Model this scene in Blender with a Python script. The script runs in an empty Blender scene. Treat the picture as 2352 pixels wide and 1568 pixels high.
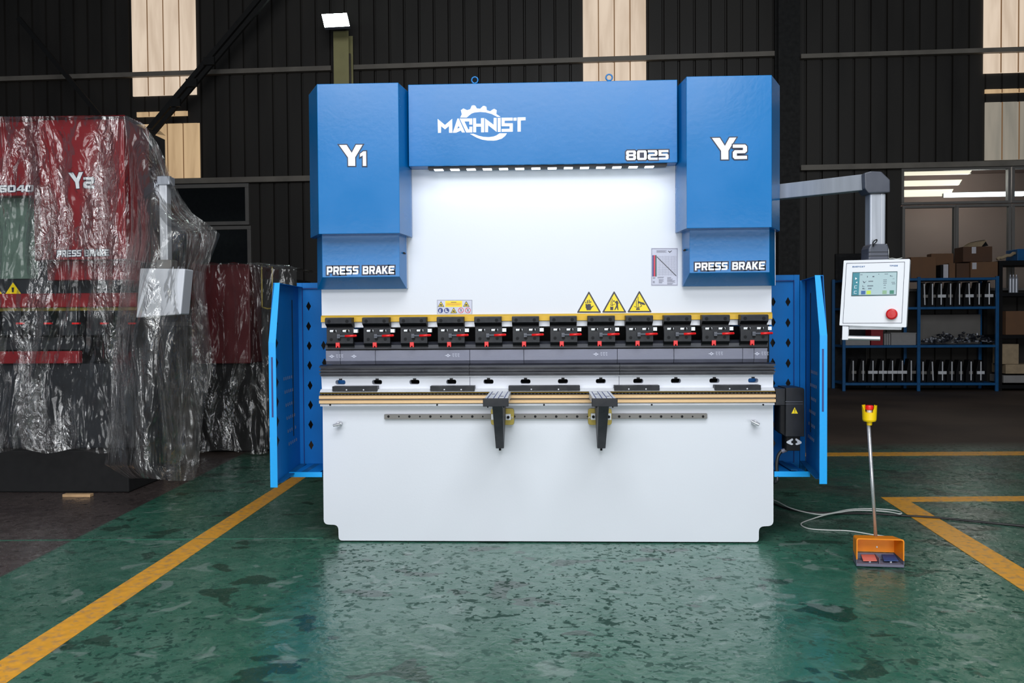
import bpy, bmesh, math, random
from mathutils import Vector, Matrix, noise as mnoise
R = random.Random(7)
PI = math.pi
sc = bpy.context.scene
col = sc.collection

# ------------------------------------------------------------------ camera
F = 1960.0
CX, CY, CZ, YAW, PITCH, ROLL = 0.01625, -4.74003, 1.236235, 0.0417037, 0.0235525, -0.0070987
c_pos = Vector((CX, CY, CZ))
c_f = Vector((-math.sin(YAW)*math.cos(PITCH), math.cos(YAW)*math.cos(PITCH), -math.sin(PITCH)))
_r = Vector((math.cos(YAW), math.sin(YAW), 0)); _u = _r.cross(c_f)
c_r = _r*math.cos(ROLL) + _u*math.sin(ROLL)
c_u = -_r*math.sin(ROLL) + _u*math.cos(ROLL)
cd = bpy.data.cameras.new('camera'); cam = bpy.data.objects.new('camera', cd); col.objects.link(cam)
cd.sensor_width = 36.0; cd.lens = F/2352*36.0; cd.clip_end = 200
cam.matrix_world = Matrix(((c_r.x, c_u.x, -c_f.x, CX), (c_r.y, c_u.y, -c_f.y, CY), (c_r.z, c_u.z, -c_f.z, CZ), (0, 0, 0, 1)))
sc.camera = cam

# ------------------------------------------------------------------ light
w = bpy.data.worlds.new('hall'); sc.world = w; w.use_nodes = True
w.node_tree.nodes['Background'].inputs[0].default_value = (0.75, 0.85, 1.0, 1)
w.node_tree.nodes['Background'].inputs[1].default_value = 0.06
def area(name, loc, target, sx, sy, power, color=(1, 1, 1), spread=PI):
    l = bpy.data.lights.new(name, 'AREA'); l.shape = 'RECTANGLE'; l.size = sx; l.size_y = sy
    l.energy = power; l.color = color; l.spread = spread
    o = bpy.data.objects.new(name, l); col.objects.link(o); o.location = loc
    o.rotation_euler = (Vector(target)-Vector(loc)).to_track_quat('-Z', 'Y').to_euler()
    return o
area('high_window_daylight', (-0.5, -8.5, 5.6), (0, 0, 0.8), 7.0, 2.6, 440, (0.97, 0.98, 1.0))
area('low_fill_light', (0.0, -9.0, 1.15), (0, 0, 0.6), 9.0, 1.9, 350, (0.96, 0.98, 1.0))  # added unseen fill, kept low to brighten the bed, not the blue covers
area('overhead_fill_light', (0.5, -5.0, 7.0), (0.2, -1.0, 0.0), 5.0, 2.5, 350, (0.93, 0.98, 1.0))  # added unseen fill from above, brightening floor and bed front
sc.view_settings.view_transform = 'Standard'
sc.view_settings.look = 'None'
sc.view_settings.exposure = -0.06
sc.view_settings.gamma = 1.0
sc.view_settings.use_curve_mapping = False
sc.cycles.use_denoising = True
sc.cycles.max_bounces = 8
sc.cycles.transparent_max_bounces = 12
sc.cycles.sample_clamp_indirect = 4.0
sc.cycles.caustics_reflective = False
sc.cycles.caustics_refractive = False

# ------------------------------------------------------------------ frames: a pixel becomes a point on a real plane
class Frame:
    def __init__(s, origin=(0, 0, 0), ang=0.0):
        s.M = Matrix.Translation(Vector(origin)) @ Matrix.Rotation(ang, 4, 'Z'); s.I = s.M.inverted(); s.ang = ang
    def ray(s, px, py):
        d = c_f + c_r*((px-1176)/F) + c_u*((784-py)/F)
        return s.I @ c_pos, s.I.to_3x3() @ d
    def hit(s, px, py, y):          # on the plane local y = const
        o, d = s.ray(px, py); t = (y-o.y)/d.y
        return o + d*t
    def ground(s, px, py, z=0.0):
        o, d = s.ray(px, py); t = (z-o.z)/d.z
        return o + d*t
ID = Frame()
def X(px, py, y, fr=ID): return fr.hit(px, py, y).x
def Z(px, py, y, fr=ID): return fr.hit(px, py, y).z
def G(px, py, z=0.0): return ID.ground(px, py, z)

# back wall frame
_p = c_pos + (c_f + c_r*((2000-1176)/F))*15.3
WF = Frame((_p.x, _p.y, 0), -0.0426)

# ------------------------------------------------------------------ materials
def s2l(c):
    return tuple((v/12.92 if v <= .04045 else ((v+.055)/1.055)**2.4) for v in c)
def rgb(r, g, b): return s2l((r/255, g/255, b/255)) + (1,)
def nodes(m): return m.node_tree.nodes, m.node_tree.links
def mat(name, color, rough=0.5, metal=0.0, var=0.06, scale=14.0, bump=0.0, bscale=60.0, spec=0.5, coat=0.0, rvar=0.08, emis=None, estr=0.0, stretch=(1, 1, 1)):
    m = bpy.data.materials.new(name); m.use_nodes = True
    n, l = nodes(m); b = n['Principled BSDF']
    tc = n.new('ShaderNodeTexCoord'); mp = n.new('ShaderNodeMapping'); mp.inputs['Scale'].default_value = stretch
    nz = n.new('ShaderNodeTexNoise'); nz.inputs['Scale'].default_value = scale; nz.inputs['Detail'].default_value = 5
    l.new(tc.outputs['Object'], mp.inputs[0]); l.new(mp.outputs[0], nz.inputs['Vector'])
    mr = n.new('ShaderNodeMapRange'); mr.inputs['From Min'].default_value = .3; mr.inputs['From Max'].default_value = .7
    mr.inputs['To Min'].default_value = 1-var; mr.inputs['To Max'].default_value = 1+var*.6
    l.new(nz.outputs[0], mr.inputs['Value'])
    mx = n.new('ShaderNodeMix'); mx.data_type = 'RGBA'; mx.blend_type = 'MULTIPLY'; mx.inputs['Factor'].default_value = 1
    mx.inputs['A'].default_value = color if len(color) == 4 else tuple(color)+(1,)
    l.new(mr.outputs[0], mx.inputs['B']); l.new(mx.outputs['Result'], b.inputs['Base Color'])
    r2 = n.new('ShaderNodeMapRange'); r2.inputs['From Min'].default_value = .3; r2.inputs['From Max'].default_value = .7
    r2.inputs['To Min'].default_value = max(.02, rough-rvar); r2.inputs['To Max'].default_value = min(1, rough+rvar)
    l.new(nz.outputs[0], r2.inputs['Value']); l.new(r2.outputs[0], b.inputs['Roughness'])
    b.inputs['Metallic'].default_value = metal
    b.inputs['Specular IOR Level'].default_value = spec
    if coat: b.inputs['Coat Weight'].default_value = coat; b.inputs['Coat Roughness'].default_value = .25
    if bump:
        n2 = n.new('ShaderNodeTexNoise'); n2.inputs['Scale'].default_value = bscale; n2.inputs['Detail'].default_value = 3
        l.new(mp.outputs[0], n2.inputs['Vector'])
        bp = n.new('ShaderNodeBump'); bp.inputs['Strength'].default_value = bump; bp.inputs['Distance'].default_value = .01
        l.new(n2.outputs[0], bp.inputs['Height']); l.new(bp.outputs[0], b.inputs['Normal'])
    if emis:
        b.inputs['Emission Color'].default_value = emis if len(emis) == 4 else tuple(emis)+(1,)
        b.inputs['Emission Strength'].default_value = estr
    return m
M = {}
M['white'] = mat('white_paint', (0.70, 0.72, 0.785, 1), .42, var=.02, scale=2, bump=.03, bscale=90, rvar=.05)
M['blue'] = mat('blue_paint', (0.0, 0.165, 0.47, 1), .25, spec=.5, var=.04, scale=3, bump=.035, bscale=45, rvar=.04)
M['light_blue'] = mat('light_blue_paint', (0.0, 0.36, 0.86, 1), .42, var=.03, scale=3, bump=.04)
M['guard_blue'] = mat('guard_blue_paint', (0.0, 0.155, 0.50, 1), .5, spec=.3, var=.08, scale=4, bump=.04)
M['rack_blue'] = mat('rack_blue_paint', (0.0, 0.09, 0.26, 1), .5, var=.15, scale=9)
M['black'] = mat('black_metal', rgb(27, 29, 35), .45, spec=.3, var=.15, scale=20, bump=.04)
M['dark'] = mat('matt_black', rgb(12, 13, 17), .6, spec=.25, var=.1)
M['steel'] = mat('burnished_steel', rgb(106, 108, 124), .38, metal=.3, var=.22, scale=7, stretch=(1, 1, 3), bump=.03)
M['dark_steel'] = mat('dark_steel', rgb(40, 42, 51), .4, metal=.2, var=.2, scale=9, stretch=(1, 1, 4))
M['chrome'] = mat('chrome', rgb(205, 205, 210), .28, metal=.65, var=.05)
M['alu'] = mat('brushed_aluminium', rgb(172, 176, 186), .36, metal=.35, var=.08, scale=30, stretch=(1, 1, .1))
M['pale_alu'] = mat('pale_aluminium', rgb(222, 224, 230), .35, metal=.1, var=.04)
M['silver'] = mat('silver_paint', rgb(196, 198, 205), .4, metal=.2, var=.04)
M['gold'] = mat('gold_zinc', rgb(200, 160, 44), .42, metal=.25, var=.2, scale=6, stretch=(1, 1, 4))
M['beige'] = mat('bronze_anodised', rgb(196, 164, 122), .34, metal=.35, var=.08, scale=4, stretch=(1, 1, 6))
M['olive'] = mat('yellow_zinc_plate', rgb(150, 134, 62), .4, metal=.5, var=.3, scale=20)
M['red'] = mat('red_grip', rgb(225, 30, 32), .35, var=.05)
M['estop'] = mat('red_button', rgb(196, 22, 26), .35, var=.05)
M['yellow'] = mat('yellow_plastic', rgb(250, 208, 8), .4, var=.04)
M['sign_yellow'] = mat('sign_yellow', rgb(244, 214, 10), .4, var=.04)
M['sign_black'] = mat('sign_black', rgb(46, 44, 52), .45, var=.05)
M['sign_white'] = mat('sign_white', (0.86, 0.88, 0.93, 1), .4, var=.02)
M['logo_white'] = mat('logo_white', (0.95, 0.96, 0.98, 1), .4, var=.01)
M['outline'] = mat('dark_outline', rgb(38, 42, 66), .45, var=.05)
M['plate_gray'] = mat('plate_gray', rgb(176, 178, 194), .35, metal=.2, var=.06)
M['line_gray'] = mat('line_gray', rgb(120, 120, 136), .5, var=.05)
M['sign_blue'] = mat('sign_blue', rgb(28, 50, 120), .4)
M['sign_red'] = mat('sign_red', rgb(206, 50, 72), .4)
M['sign_green'] = mat('sign_green', rgb(20, 78, 80), .4)
M['orange'] = mat('orange_plastic', rgb(246, 142, 14), .4, var=.05, bump=.05, bscale=150)
M['gray_plastic'] = mat('gray_plastic', rgb(104, 104, 122), .45, var=.08)
M['dark_gray'] = mat('dark_gray_cast', rgb(74, 77, 88), .4, var=.06)
M['coral'] = mat('coral_pedal', rgb(206, 108, 94), .6, bump=.2, bscale=300)
M['navy'] = mat('navy_pedal', rgb(36, 62, 112), .6, bump=.2, bscale=300)
M['panel'] = mat('panel_white', (0.74, 0.75, 0.80, 1), .4, var=.02)
M['rubber'] = mat('black_rubber', rgb(26, 26, 28), .5)
M['white_cable'] = mat('white_cable', rgb(205, 208, 205), .4)
M['hose'] = mat('corrugated_hose', rgb(30, 31, 34), .4)
M['wall'] = mat('dark_sheet_wall', rgb(43, 40, 37), .55, var=.35, scale=1.2, stretch=(2, 2, .35))
M['purlin'] = mat('gray_purlin', rgb(128, 122, 114), .5, var=.2, scale=3)
M['frame_gray'] = mat('window_frame_gray', rgb(120, 117, 114), .5, metal=.1, var=.1, scale=3)
M['column'] = mat('column_paint', rgb(176, 170, 120), .6, var=.12, scale=3)
M['black_column'] = mat('black_column', rgb(14, 14, 15), .7)
M['darker_red'] = mat('darker_red_paint', (0.10, 0.008, 0.012, 1), .45, var=.1, scale=3)  # darker copy of the wrapped press brake's red
M['wrap_red'] = mat('red_paint', (0.25, 0.012, 0.018, 1), .4, var=.08, scale=3)
M['wrap_dark'] = mat('charcoal_paint', rgb(30, 34, 40), .5, var=.2, scale=4)
M['wrap_black'] = mat('black_base', (0.004, 0.004, 0.005, 1), .8, var=.1)
M['wrap_grey'] = mat('pale_green_panel', rgb(96, 118, 108), .5, var=.15)
M['cardboard'] = mat('cardboard', rgb(116, 84, 60), .8, var=.12, scale=5)
M['cardboard_dark'] = mat('brown_cardboard', rgb(88, 62, 46), .8, var=.15, scale=5)
M['label_white'] = mat('paper_label', rgb(200, 198, 206), .7)
M['office'] = mat('office_wall', rgb(150, 131, 124), .8, var=.06, scale=1)
M['bin_gray'] = mat('gray_bin', rgb(150, 148, 148), .6)
M['bin_red'] = mat('dark_red_bin', rgb(140, 24, 34), .5)
M['pale_board'] = mat('pale_board', rgb(170, 150, 122), .8, var=.15)
M['tube'] = mat('warm_reflection_glow', (.9, .85, .75), .5, emis=(1.0, .86, .68), estr=1.25)  # glow for the bars that imitate skylight reflections in the office glass
M['reflection_cool'] = mat('cool_reflection_glow', (.9, .9, 1), .5, emis=(.95, .98, 1.0), estr=3.0)  # glow for the bar that imitates a reflected LED string
M['led'] = mat('led_lens', (.9, .95, 1), .4, emis=(.85, .95, 1.0), estr=4.0)
M['lamp'] = mat('floodlight_lens', (.9, 1, .97), .4, emis=(.82, 1.0, .92), estr=55.0)
M['screen'] = mat('screen_face', rgb(120, 140, 146), .3, emis=rgb(176, 204, 210), estr=.45)
M['screen_teal'] = mat('screen_teal', rgb(20, 90, 104), .3, emis=rgb(24, 118, 134), estr=.6)
M['screen_frame'] = mat('screen_frame', rgb(40, 78, 84), .3)
M['screen_dark'] = mat('screen_dark', rgb(44, 52, 74), .4)
M['screen_navy'] = mat('screen_navy', rgb(40, 80, 130), .4, emis=rgb(40, 84, 140), estr=.4)
M['screen_lime'] = mat('screen_lime', rgb(170, 190, 60), .4, emis=rgb(150, 176, 60), estr=.4)
M['screen_sage'] = mat('screen_sage', rgb(120, 150, 120), .4, emis=rgb(110, 146, 120), estr=.4)
M['screen_green'] = mat('screen_green', rgb(40, 110, 90), .4, emis=rgb(34, 104, 88), estr=.4)
M['brand_blue'] = mat('brand_blue', rgb(20, 90, 150), .4)
M['rib_shade_brown'] = mat('rib_shade_brown', rgb(150, 112, 76), .8, emis=rgb(150, 112, 76), estr=.35)  # shade colour for the skylight ribs, slightly glowing
M['seam_green'] = mat('floor_joint', rgb(50, 118, 96), .3)
M['wood'] = mat('pale_wood', rgb(196, 160, 120), .7, var=.2)

def glass_mat(name, tint=(.9, .95, .95, 1), mixf=.12, rough=.03):
    m = bpy.data.materials.new(name); m.use_nodes = True; n, l = nodes(m); n.remove(n['Principled BSDF'])
    t = n.new('ShaderNodeBsdfTransparent'); t.inputs[0].default_value = tint
    g = n.new('ShaderNodeBsdfGlossy'); g.inputs['Roughness'].default_value = rough
    lw = n.new('ShaderNodeLayerWeight'); lw.inputs[0].default_value = .2
    mt = n.new('ShaderNodeMath'); mt.operation = 'ADD'; mt.inputs[1].default_value = mixf; l.new(lw.outputs['Fresnel'], mt.inputs[0])
    mx = n.new('ShaderNodeMixShader'); l.new(mt.outputs[0], mx.inputs[0]); l.new(t.outputs[0], mx.inputs[1]); l.new(g.outputs[0], mx.inputs[2])
    l.new(mx.outputs[0], n['Material Output'].inputs[0]); return m
M['glass'] = glass_mat('window_glass', mixf=.02)

def film_mat(name, haze=.10, cr=1.0, gl=.38):
    """clear wrinkled packing film: see-through with highlight patches painted as milky haze and glossy crinkles"""
    m = bpy.data.materials.new(name); m.use_nodes = True; n, l = nodes(m); n.remove(n['Principled BSDF'])
    tc = n.new('ShaderNodeTexCoord')
    def noi(sc_, st, det=3, dist=0.0, off=0.0):
        mp = n.new('ShaderNodeMapping'); mp.inputs['Scale'].default_value = st; mp.inputs['Location'].default_value = (off, off, off); l.new(tc.outputs['Object'], mp.inputs[0])
        z = n.new('ShaderNodeTexNoise'); z.inputs['Scale'].default_value = sc_; z.inputs['Detail'].default_value = det; z.inputs['Distortion'].default_value = dist
        l.new(mp.outputs[0], z.inputs['Vector']); return z.outputs[0], mp.outputs[0]
    def rng(v, a, b_, c, d):
        r = n.new('ShaderNodeMapRange'); r.interpolation_type = 'SMOOTHSTEP'; r.inputs[1].default_value = a; r.inputs[2].default_value = b_; r.inputs[3].default_value = c; r.inputs[4].default_value = d
        l.new(v, r.inputs[0]); return r.outputs[0]
    fold, _ = noi(3.4, (1, 1, .22), 2, .8); mask = rng(fold, .47, .66, 0, 1)
    big, _ = noi(4.5, (1, 1, .3), 3, 1.0, 3.0)
    crk, _ = noi(19*cr, (1, 1, .6), 4, 1.6, 1.0)
    _, vv = noi(1, (1, 1, .55), 1); vo = n.new('ShaderNodeTexVoronoi'); vo.inputs['Scale'].default_value = 11*cr; l.new(vv, vo.inputs['Vector'])
    b1 = n.new('ShaderNodeBump'); b1.inputs['Strength'].default_value = .8; b1.inputs['Distance'].default_value = .14; l.new(big, b1.inputs['Height'])
    b0 = n.new('ShaderNodeBump'); b0.inputs['Strength'].default_value = .3; b0.inputs['Distance'].default_value = .03; l.new(vo.outputs['Distance'], b0.inputs['Height']); l.new(b1.outputs[0], b0.inputs['Normal'])
    b2 = n.new('ShaderNodeBump'); b2.inputs['Distance'].default_value = .03
    l.new(rng(mask, 0, 1, .04, 1.0), b2.inputs['Strength']); l.new(crk, b2.inputs['Height']); l.new(b0.outputs[0], b2.inputs['Normal'])
    t = n.new('ShaderNodeBsdfTransparent'); t.inputs[0].default_value = (.95, .95, .94, 1)
    g = n.new('ShaderNodeBsdfGlossy'); g.inputs['Roughness'].default_value = .14; g.inputs[0].default_value = (1, 1, 1, 1); l.new(b2.outputs[0], g.inputs['Normal'])
    d = n.new('ShaderNodeBsdfDiffuse'); d.inputs[0].default_value = (.62, .62, .62, 1); l.new(b2.outputs[0], d.inputs['Normal'])
    lw = n.new('ShaderNodeFresnel'); lw.inputs['IOR'].default_value = 1.4; l.new(b2.outputs[0], lw.inputs['Normal'])
    gm = rng(mask, 0, 1, gl*.06, gl*.8)
    ad = n.new('ShaderNodeMath'); ad.operation = 'MULTIPLY_ADD'; ad.inputs[1].default_value = .5; ad.use_clamp = True; l.new(lw.outputs[0], ad.inputs[0]); l.new(gm, ad.inputs[2])
    m1 = n.new('ShaderNodeMixShader'); l.new(rng(mask, 0, 1, haze*.6, haze*2.6), m1.inputs[0]); l.new(t.outputs[0], m1.inputs[1]); l.new(d.outputs[0], m1.inputs[2])  # fold mask paints pale highlight streaks into the diffuse haze
    m2 = n.new('ShaderNodeMixShader'); l.new(ad.outputs[0], m2.inputs[0]); l.new(m1.outputs[0], m2.inputs[1]); l.new(g.outputs[0], m2.inputs[2])
    l.new(m2.outputs[0], n['Material Output'].inputs[0]); return m
M['film'] = film_mat('packing_film', .018, 1.0, .27)
M['film_hazy'] = film_mat('packing_film_hazy', .06, .8, .24)

def floor_mat():
    m = bpy.data.materials.new('worn_green_epoxy'); m.use_nodes = True; n, l = nodes(m); b = n['Principled BSDF']
    tc = n.new('ShaderNodeTexCoord'); co = tc.outputs['Object']
    def noise(sc_, det=5, dist=0, st=None, off=(0, 0, 0)):
        mp = n.new('ShaderNodeMapping'); mp.inputs['Scale'].default_value = st or (1, 1, 1); mp.inputs['Location'].default_value = off
        l.new(co, mp.inputs[0]); z = n.new('ShaderNodeTexNoise'); z.inputs['Scale'].default_value = sc_; z.inputs['Detail'].default_value = det; z.inputs['Distortion'].default_value = dist
        l.new(mp.outputs[0], z.inputs['Vector']); return z.outputs[0]
    def rng(v, a, b_, c=0, d=1):
        r = n.new('ShaderNodeMapRange'); r.inputs[1].default_value = a; r.inputs[2].default_value = b_; r.inputs[3].default_value = c; r.inputs[4].default_value = d
        l.new(v, r.inputs[0]); return r.outputs[0]
    def mix(f, a, b_, mode='MIX'):
        x = n.new('ShaderNodeMix'); x.data_type = 'RGBA'; x.blend_type = mode
        for k, v in (('Factor', f), ('A', a), ('B', b_)):
            s = x.inputs[k] if k != 'Factor' else x.inputs[0]
            if isinstance(v, (int, float, tuple)): s.default_value = v
            else: l.new(v, s)
        return x.outputs['Result']
    def math_(op, a, b_=None):
        x = n.new('ShaderNodeMath'); x.operation = op; x.use_clamp = True
        for i, v in enumerate((a, b_)):
            if v is None: continue
            if isinstance(v, (int, float)): x.inputs[i].default_value = v
            else: l.new(v, x.inputs[i])
        return x.outputs[0]
    def halfplane(p, q, soft=.02):      # 1 on the left of p->q
        d = (q-p); nn = Vector((-d.y, d.x, 0)).normalized()
        vm = n.new('ShaderNodeVectorMath'); vm.operation = 'DOT_PRODUCT'; vm.inputs[1].default_value = nn; l.new(co, vm.inputs[0])
        return rng(vm.outputs['Value'], nn.dot(p)-soft, nn.dot(p)+soft)
    green = mix(rng(noise(1.3, 6), .3, .7), rgb(36, 90, 72), rgb(58, 112, 94))
    green = mix(rng(noise(9, 8, .6), .45, .8), green, rgb(84, 122, 106))
    # dark chips and flakes
    chips = rng(noise(34, 3, .25, (1, .9, 1)), .575, .62)
    chips2 = rng(noise(17, 5, .3, (.8, 1.1, 1), (4, 4, 0)), .62, .66)
    chips_zone = rng(noise(1.1, 3, 0, None, (3, 5, 0)), .35, .6, .35, 1)
    chipm = math_('MULTIPLY', math_('MAXIMUM', chips, chips2), chips_zone)
    green = mix(math_('MULTIPLY', chipm, .75), green, rgb(22, 48, 42))
    # oily dark blotches
    bl = rng(noise(3.3, 4, .35, (1, 1.3, 1), (7, 1, 0)), .615, .63)
    green = mix(math_('MULTIPLY', bl, .75), green, rgb(16, 50, 38))
    # pale scuffs and scratches
    sc1 = rng(noise(5.5, 7, .7, None, (1, 9, 0)), .62, .66)
    green = mix(math_('MULTIPLY', sc1, .35), green, rgb(150, 164, 160))
    sc2 = rng(noise(40, 5, 1.5, (.5, 1, 1)), .70, .74)
    green = mix(math_('MULTIPLY', sc2, .45), green, rgb(146, 158, 146))
    brown = mix(rng(noise(1.5, 6), .3, .7), rgb(62, 54, 54), rgb(86, 76, 74))
    brown = mix(rng(noise(20, 6), .6, .68), brown, rgb(40, 34, 34))
    left = halfplane(G(0, 1325), G(378, 1133), .008)
    c1 = mix(left, green, brown)
    p = G(1950, 1030); q = G(2352, 1026)
    far = halfplane(p, q, .35)
    fz = mix(rng(noise(.7, 6), .35, .65), rgb(66, 56, 50), rgb(92, 78, 68))
    # towards the racks the coating is worn to grey concrete
    worn = rng(noise(2.2, 6, .3, None, (2, 2, 0)), .42, .60, 0, .6)
    rp = halfplane(G(1790, 1210), G(2352, 1290), .5)
    c1 = mix(math_('MULTIPLY', worn, rp), c1, rgb(74, 78, 72))
    c2 = mix(far, c1, fz)
    l.new(c2, b.inputs['Base Color'])
    ro = rng(noise(14, 6), .3, .7, .16, .34)
    ro2 = n.new('ShaderNodeMix'); l.new(math_('MAXIMUM', chipm, far), ro2.inputs[0]); l.new(ro, ro2.inputs[2]); ro2.inputs[3].default_value = .6
    l.new(ro2.outputs[0], b.inputs['Roughness'])
    sp2 = n.new('ShaderNodeMix'); l.new(math_('MAXIMUM', chipm, far), sp2.inputs[0]); sp2.inputs[2].default_value = .85; sp2.inputs[3].default_value = .25
    l.new(sp2.outputs[0], b.inputs['Specular IOR Level'])
    bp = n.new('ShaderNodeBump'); bp.inputs['Strength'].default_value = .22; bp.inputs['Distance'].default_value = .012
    l.new(noise(30, 6, .4), bp.inputs['Height']); l.new(bp.outputs[0], b.inputs['Normal'])
    return m
M['floor'] = floor_mat()

def line_mat():
    m = mat('worn_yellow_line', rgb(240, 170, 52), .38, var=.12, scale=22)
    n, l = nodes(m); b = n['Principled BSDF']
    tc = [x for x in n if x.type == 'TEX_COORD'][0]
    z = n.new('ShaderNodeTexNoise'); z.inputs['Scale'].default_value = 26; z.inputs['Detail'].default_value = 8; l.new(tc.outputs['Object'], z.inputs['Vector'])
    r = n.new('ShaderNodeMapRange'); r.inputs[1].default_value = .50; r.inputs[2].default_value = .66; r.inputs[4].default_value = .7; l.new(z.outputs[0], r.inputs[0])
    old = b.inputs['Base Color'].links[0].from_socket
    mx = n.new('ShaderNodeMix'); mx.data_type = 'RGBA'; l.new(r.outputs[0], mx.inputs[0]); l.new(old, mx.inputs['A']); mx.inputs['B'].default_value = rgb(172, 132, 96)
    l.new(mx.outputs['Result'], b.inputs['Base Color']); return m
M['line'] = line_mat()

def skylight_mat(name, c1, c2, strength):
    """weathered translucent roofing sheet lit by the daylight behind it"""
    m = bpy.data.materials.new(name); m.use_nodes = True; n, l = nodes(m); b = n['Principled BSDF']
    tc = n.new('ShaderNodeTexCoord'); mp = n.new('ShaderNodeMapping'); mp.inputs['Scale'].default_value = (3.0, 3.0, .35); l.new(tc.outputs['Object'], mp.inputs[0])
    z = n.new('ShaderNodeTexNoise'); z.inputs['Scale'].default_value = 1.6; z.inputs['Detail'].default_value = 7; z.inputs['Distortion'].default_value = .4; l.new(mp.outputs[0], z.inputs['Vector'])
    r = n.new('ShaderNodeValToRGB'); r.color_ramp.elements[0].position = .12; r.color_ramp.elements[0].color = c2; r.color_ramp.elements[1].position = .60; r.color_ramp.elements[1].color = c1
    l.new(z.outputs[0], r.inputs[0]); l.new(r.outputs[0], b.inputs['Emission Color']); b.inputs['Emission Strength'].default_value = strength
    b.inputs['Base Color'].default_value = (.05, .05, .05, 1); b.inputs['Roughness'].default_value = .5
    return m
M['sky_cream'] = skylight_mat('fibreglass_daylight', rgb(226, 206, 184), rgb(176, 152, 128), 1.0)
M['sky_warm'] = skylight_mat('fibreglass_warm', rgb(214, 182, 140), rgb(160, 128, 92), .85)
M['sky_gray'] = skylight_mat('fibreglass_gray', rgb(160, 152, 138), rgb(112, 112, 104), .8)

# ------------------------------------------------------------------ mesh helpers
WM = {}
def wm(o): return WM.get(o, Matrix.Identity(4))
def setp(o, label=None, cat=None, group=None, kind=None):
    if label: o['label'] = label
    if cat: o['category'] = cat
    if group: o['group'] = group
    if kind: o['kind'] = kind
    return o
def thing(name, label, cat, loc, ang=0.0, group=None):
    o = bpy.data.objects.new(name, None); col.objects.link(o); o.empty_display_size = .1
    o.matrix_basis = Matrix.Translation(Vector(loc)) @ Matrix.Rotation(ang, 4, 'Z'); WM[o] = o.matrix_basis.copy()
    return setp(o, label, cat, group)
def link_bm(name, bm, mats, parent=None, smooth=False, M0=None, bottom=False, bevel=0.0):
    if M0 is not None: bm.transform(M0)
    lo = Vector((1e9,)*3); hi = -lo
    for v in bm.verts:
        for i in range(3):
            lo[i] = min(lo[i], v.co[i]); hi[i] = max(hi[i], v.co[i])
    c = (lo+hi)/2
    if bottom: c.z = lo.z
    bm.transform(Matrix.Translation(-c))
    bmesh.ops.recalc_face_normals(bm, faces=bm.faces)
    me = bpy.data.meshes.new(name); bm.to_mesh(me); bm.free()
    if smooth: me.polygons.foreach_set('use_smooth', [True]*len(me.polygons))
    for m_ in (mats if isinstance(mats, (list, tuple)) else [mats]): me.materials.append(M[m_] if isinstance(m_, str) else m_)
    o = bpy.data.objects.new(name, me); col.objects.link(o)
    W_ = Matrix.Translation(c)
    if parent is not None:
        o.parent = parent; o.matrix_basis = wm(parent).inverted() @ W_
    else: o.matrix_basis = W_
    WM[o] = W_
    if bevel:
        b = o.modifiers.new('bevel', 'BEVEL'); b.width = bevel; b.segments = 2; b.limit_method = 'ANGLE'; b.angle_limit = .6
        b.harden_normals = False
    if smooth == 'auto' or bevel:
        pass
    return o
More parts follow.
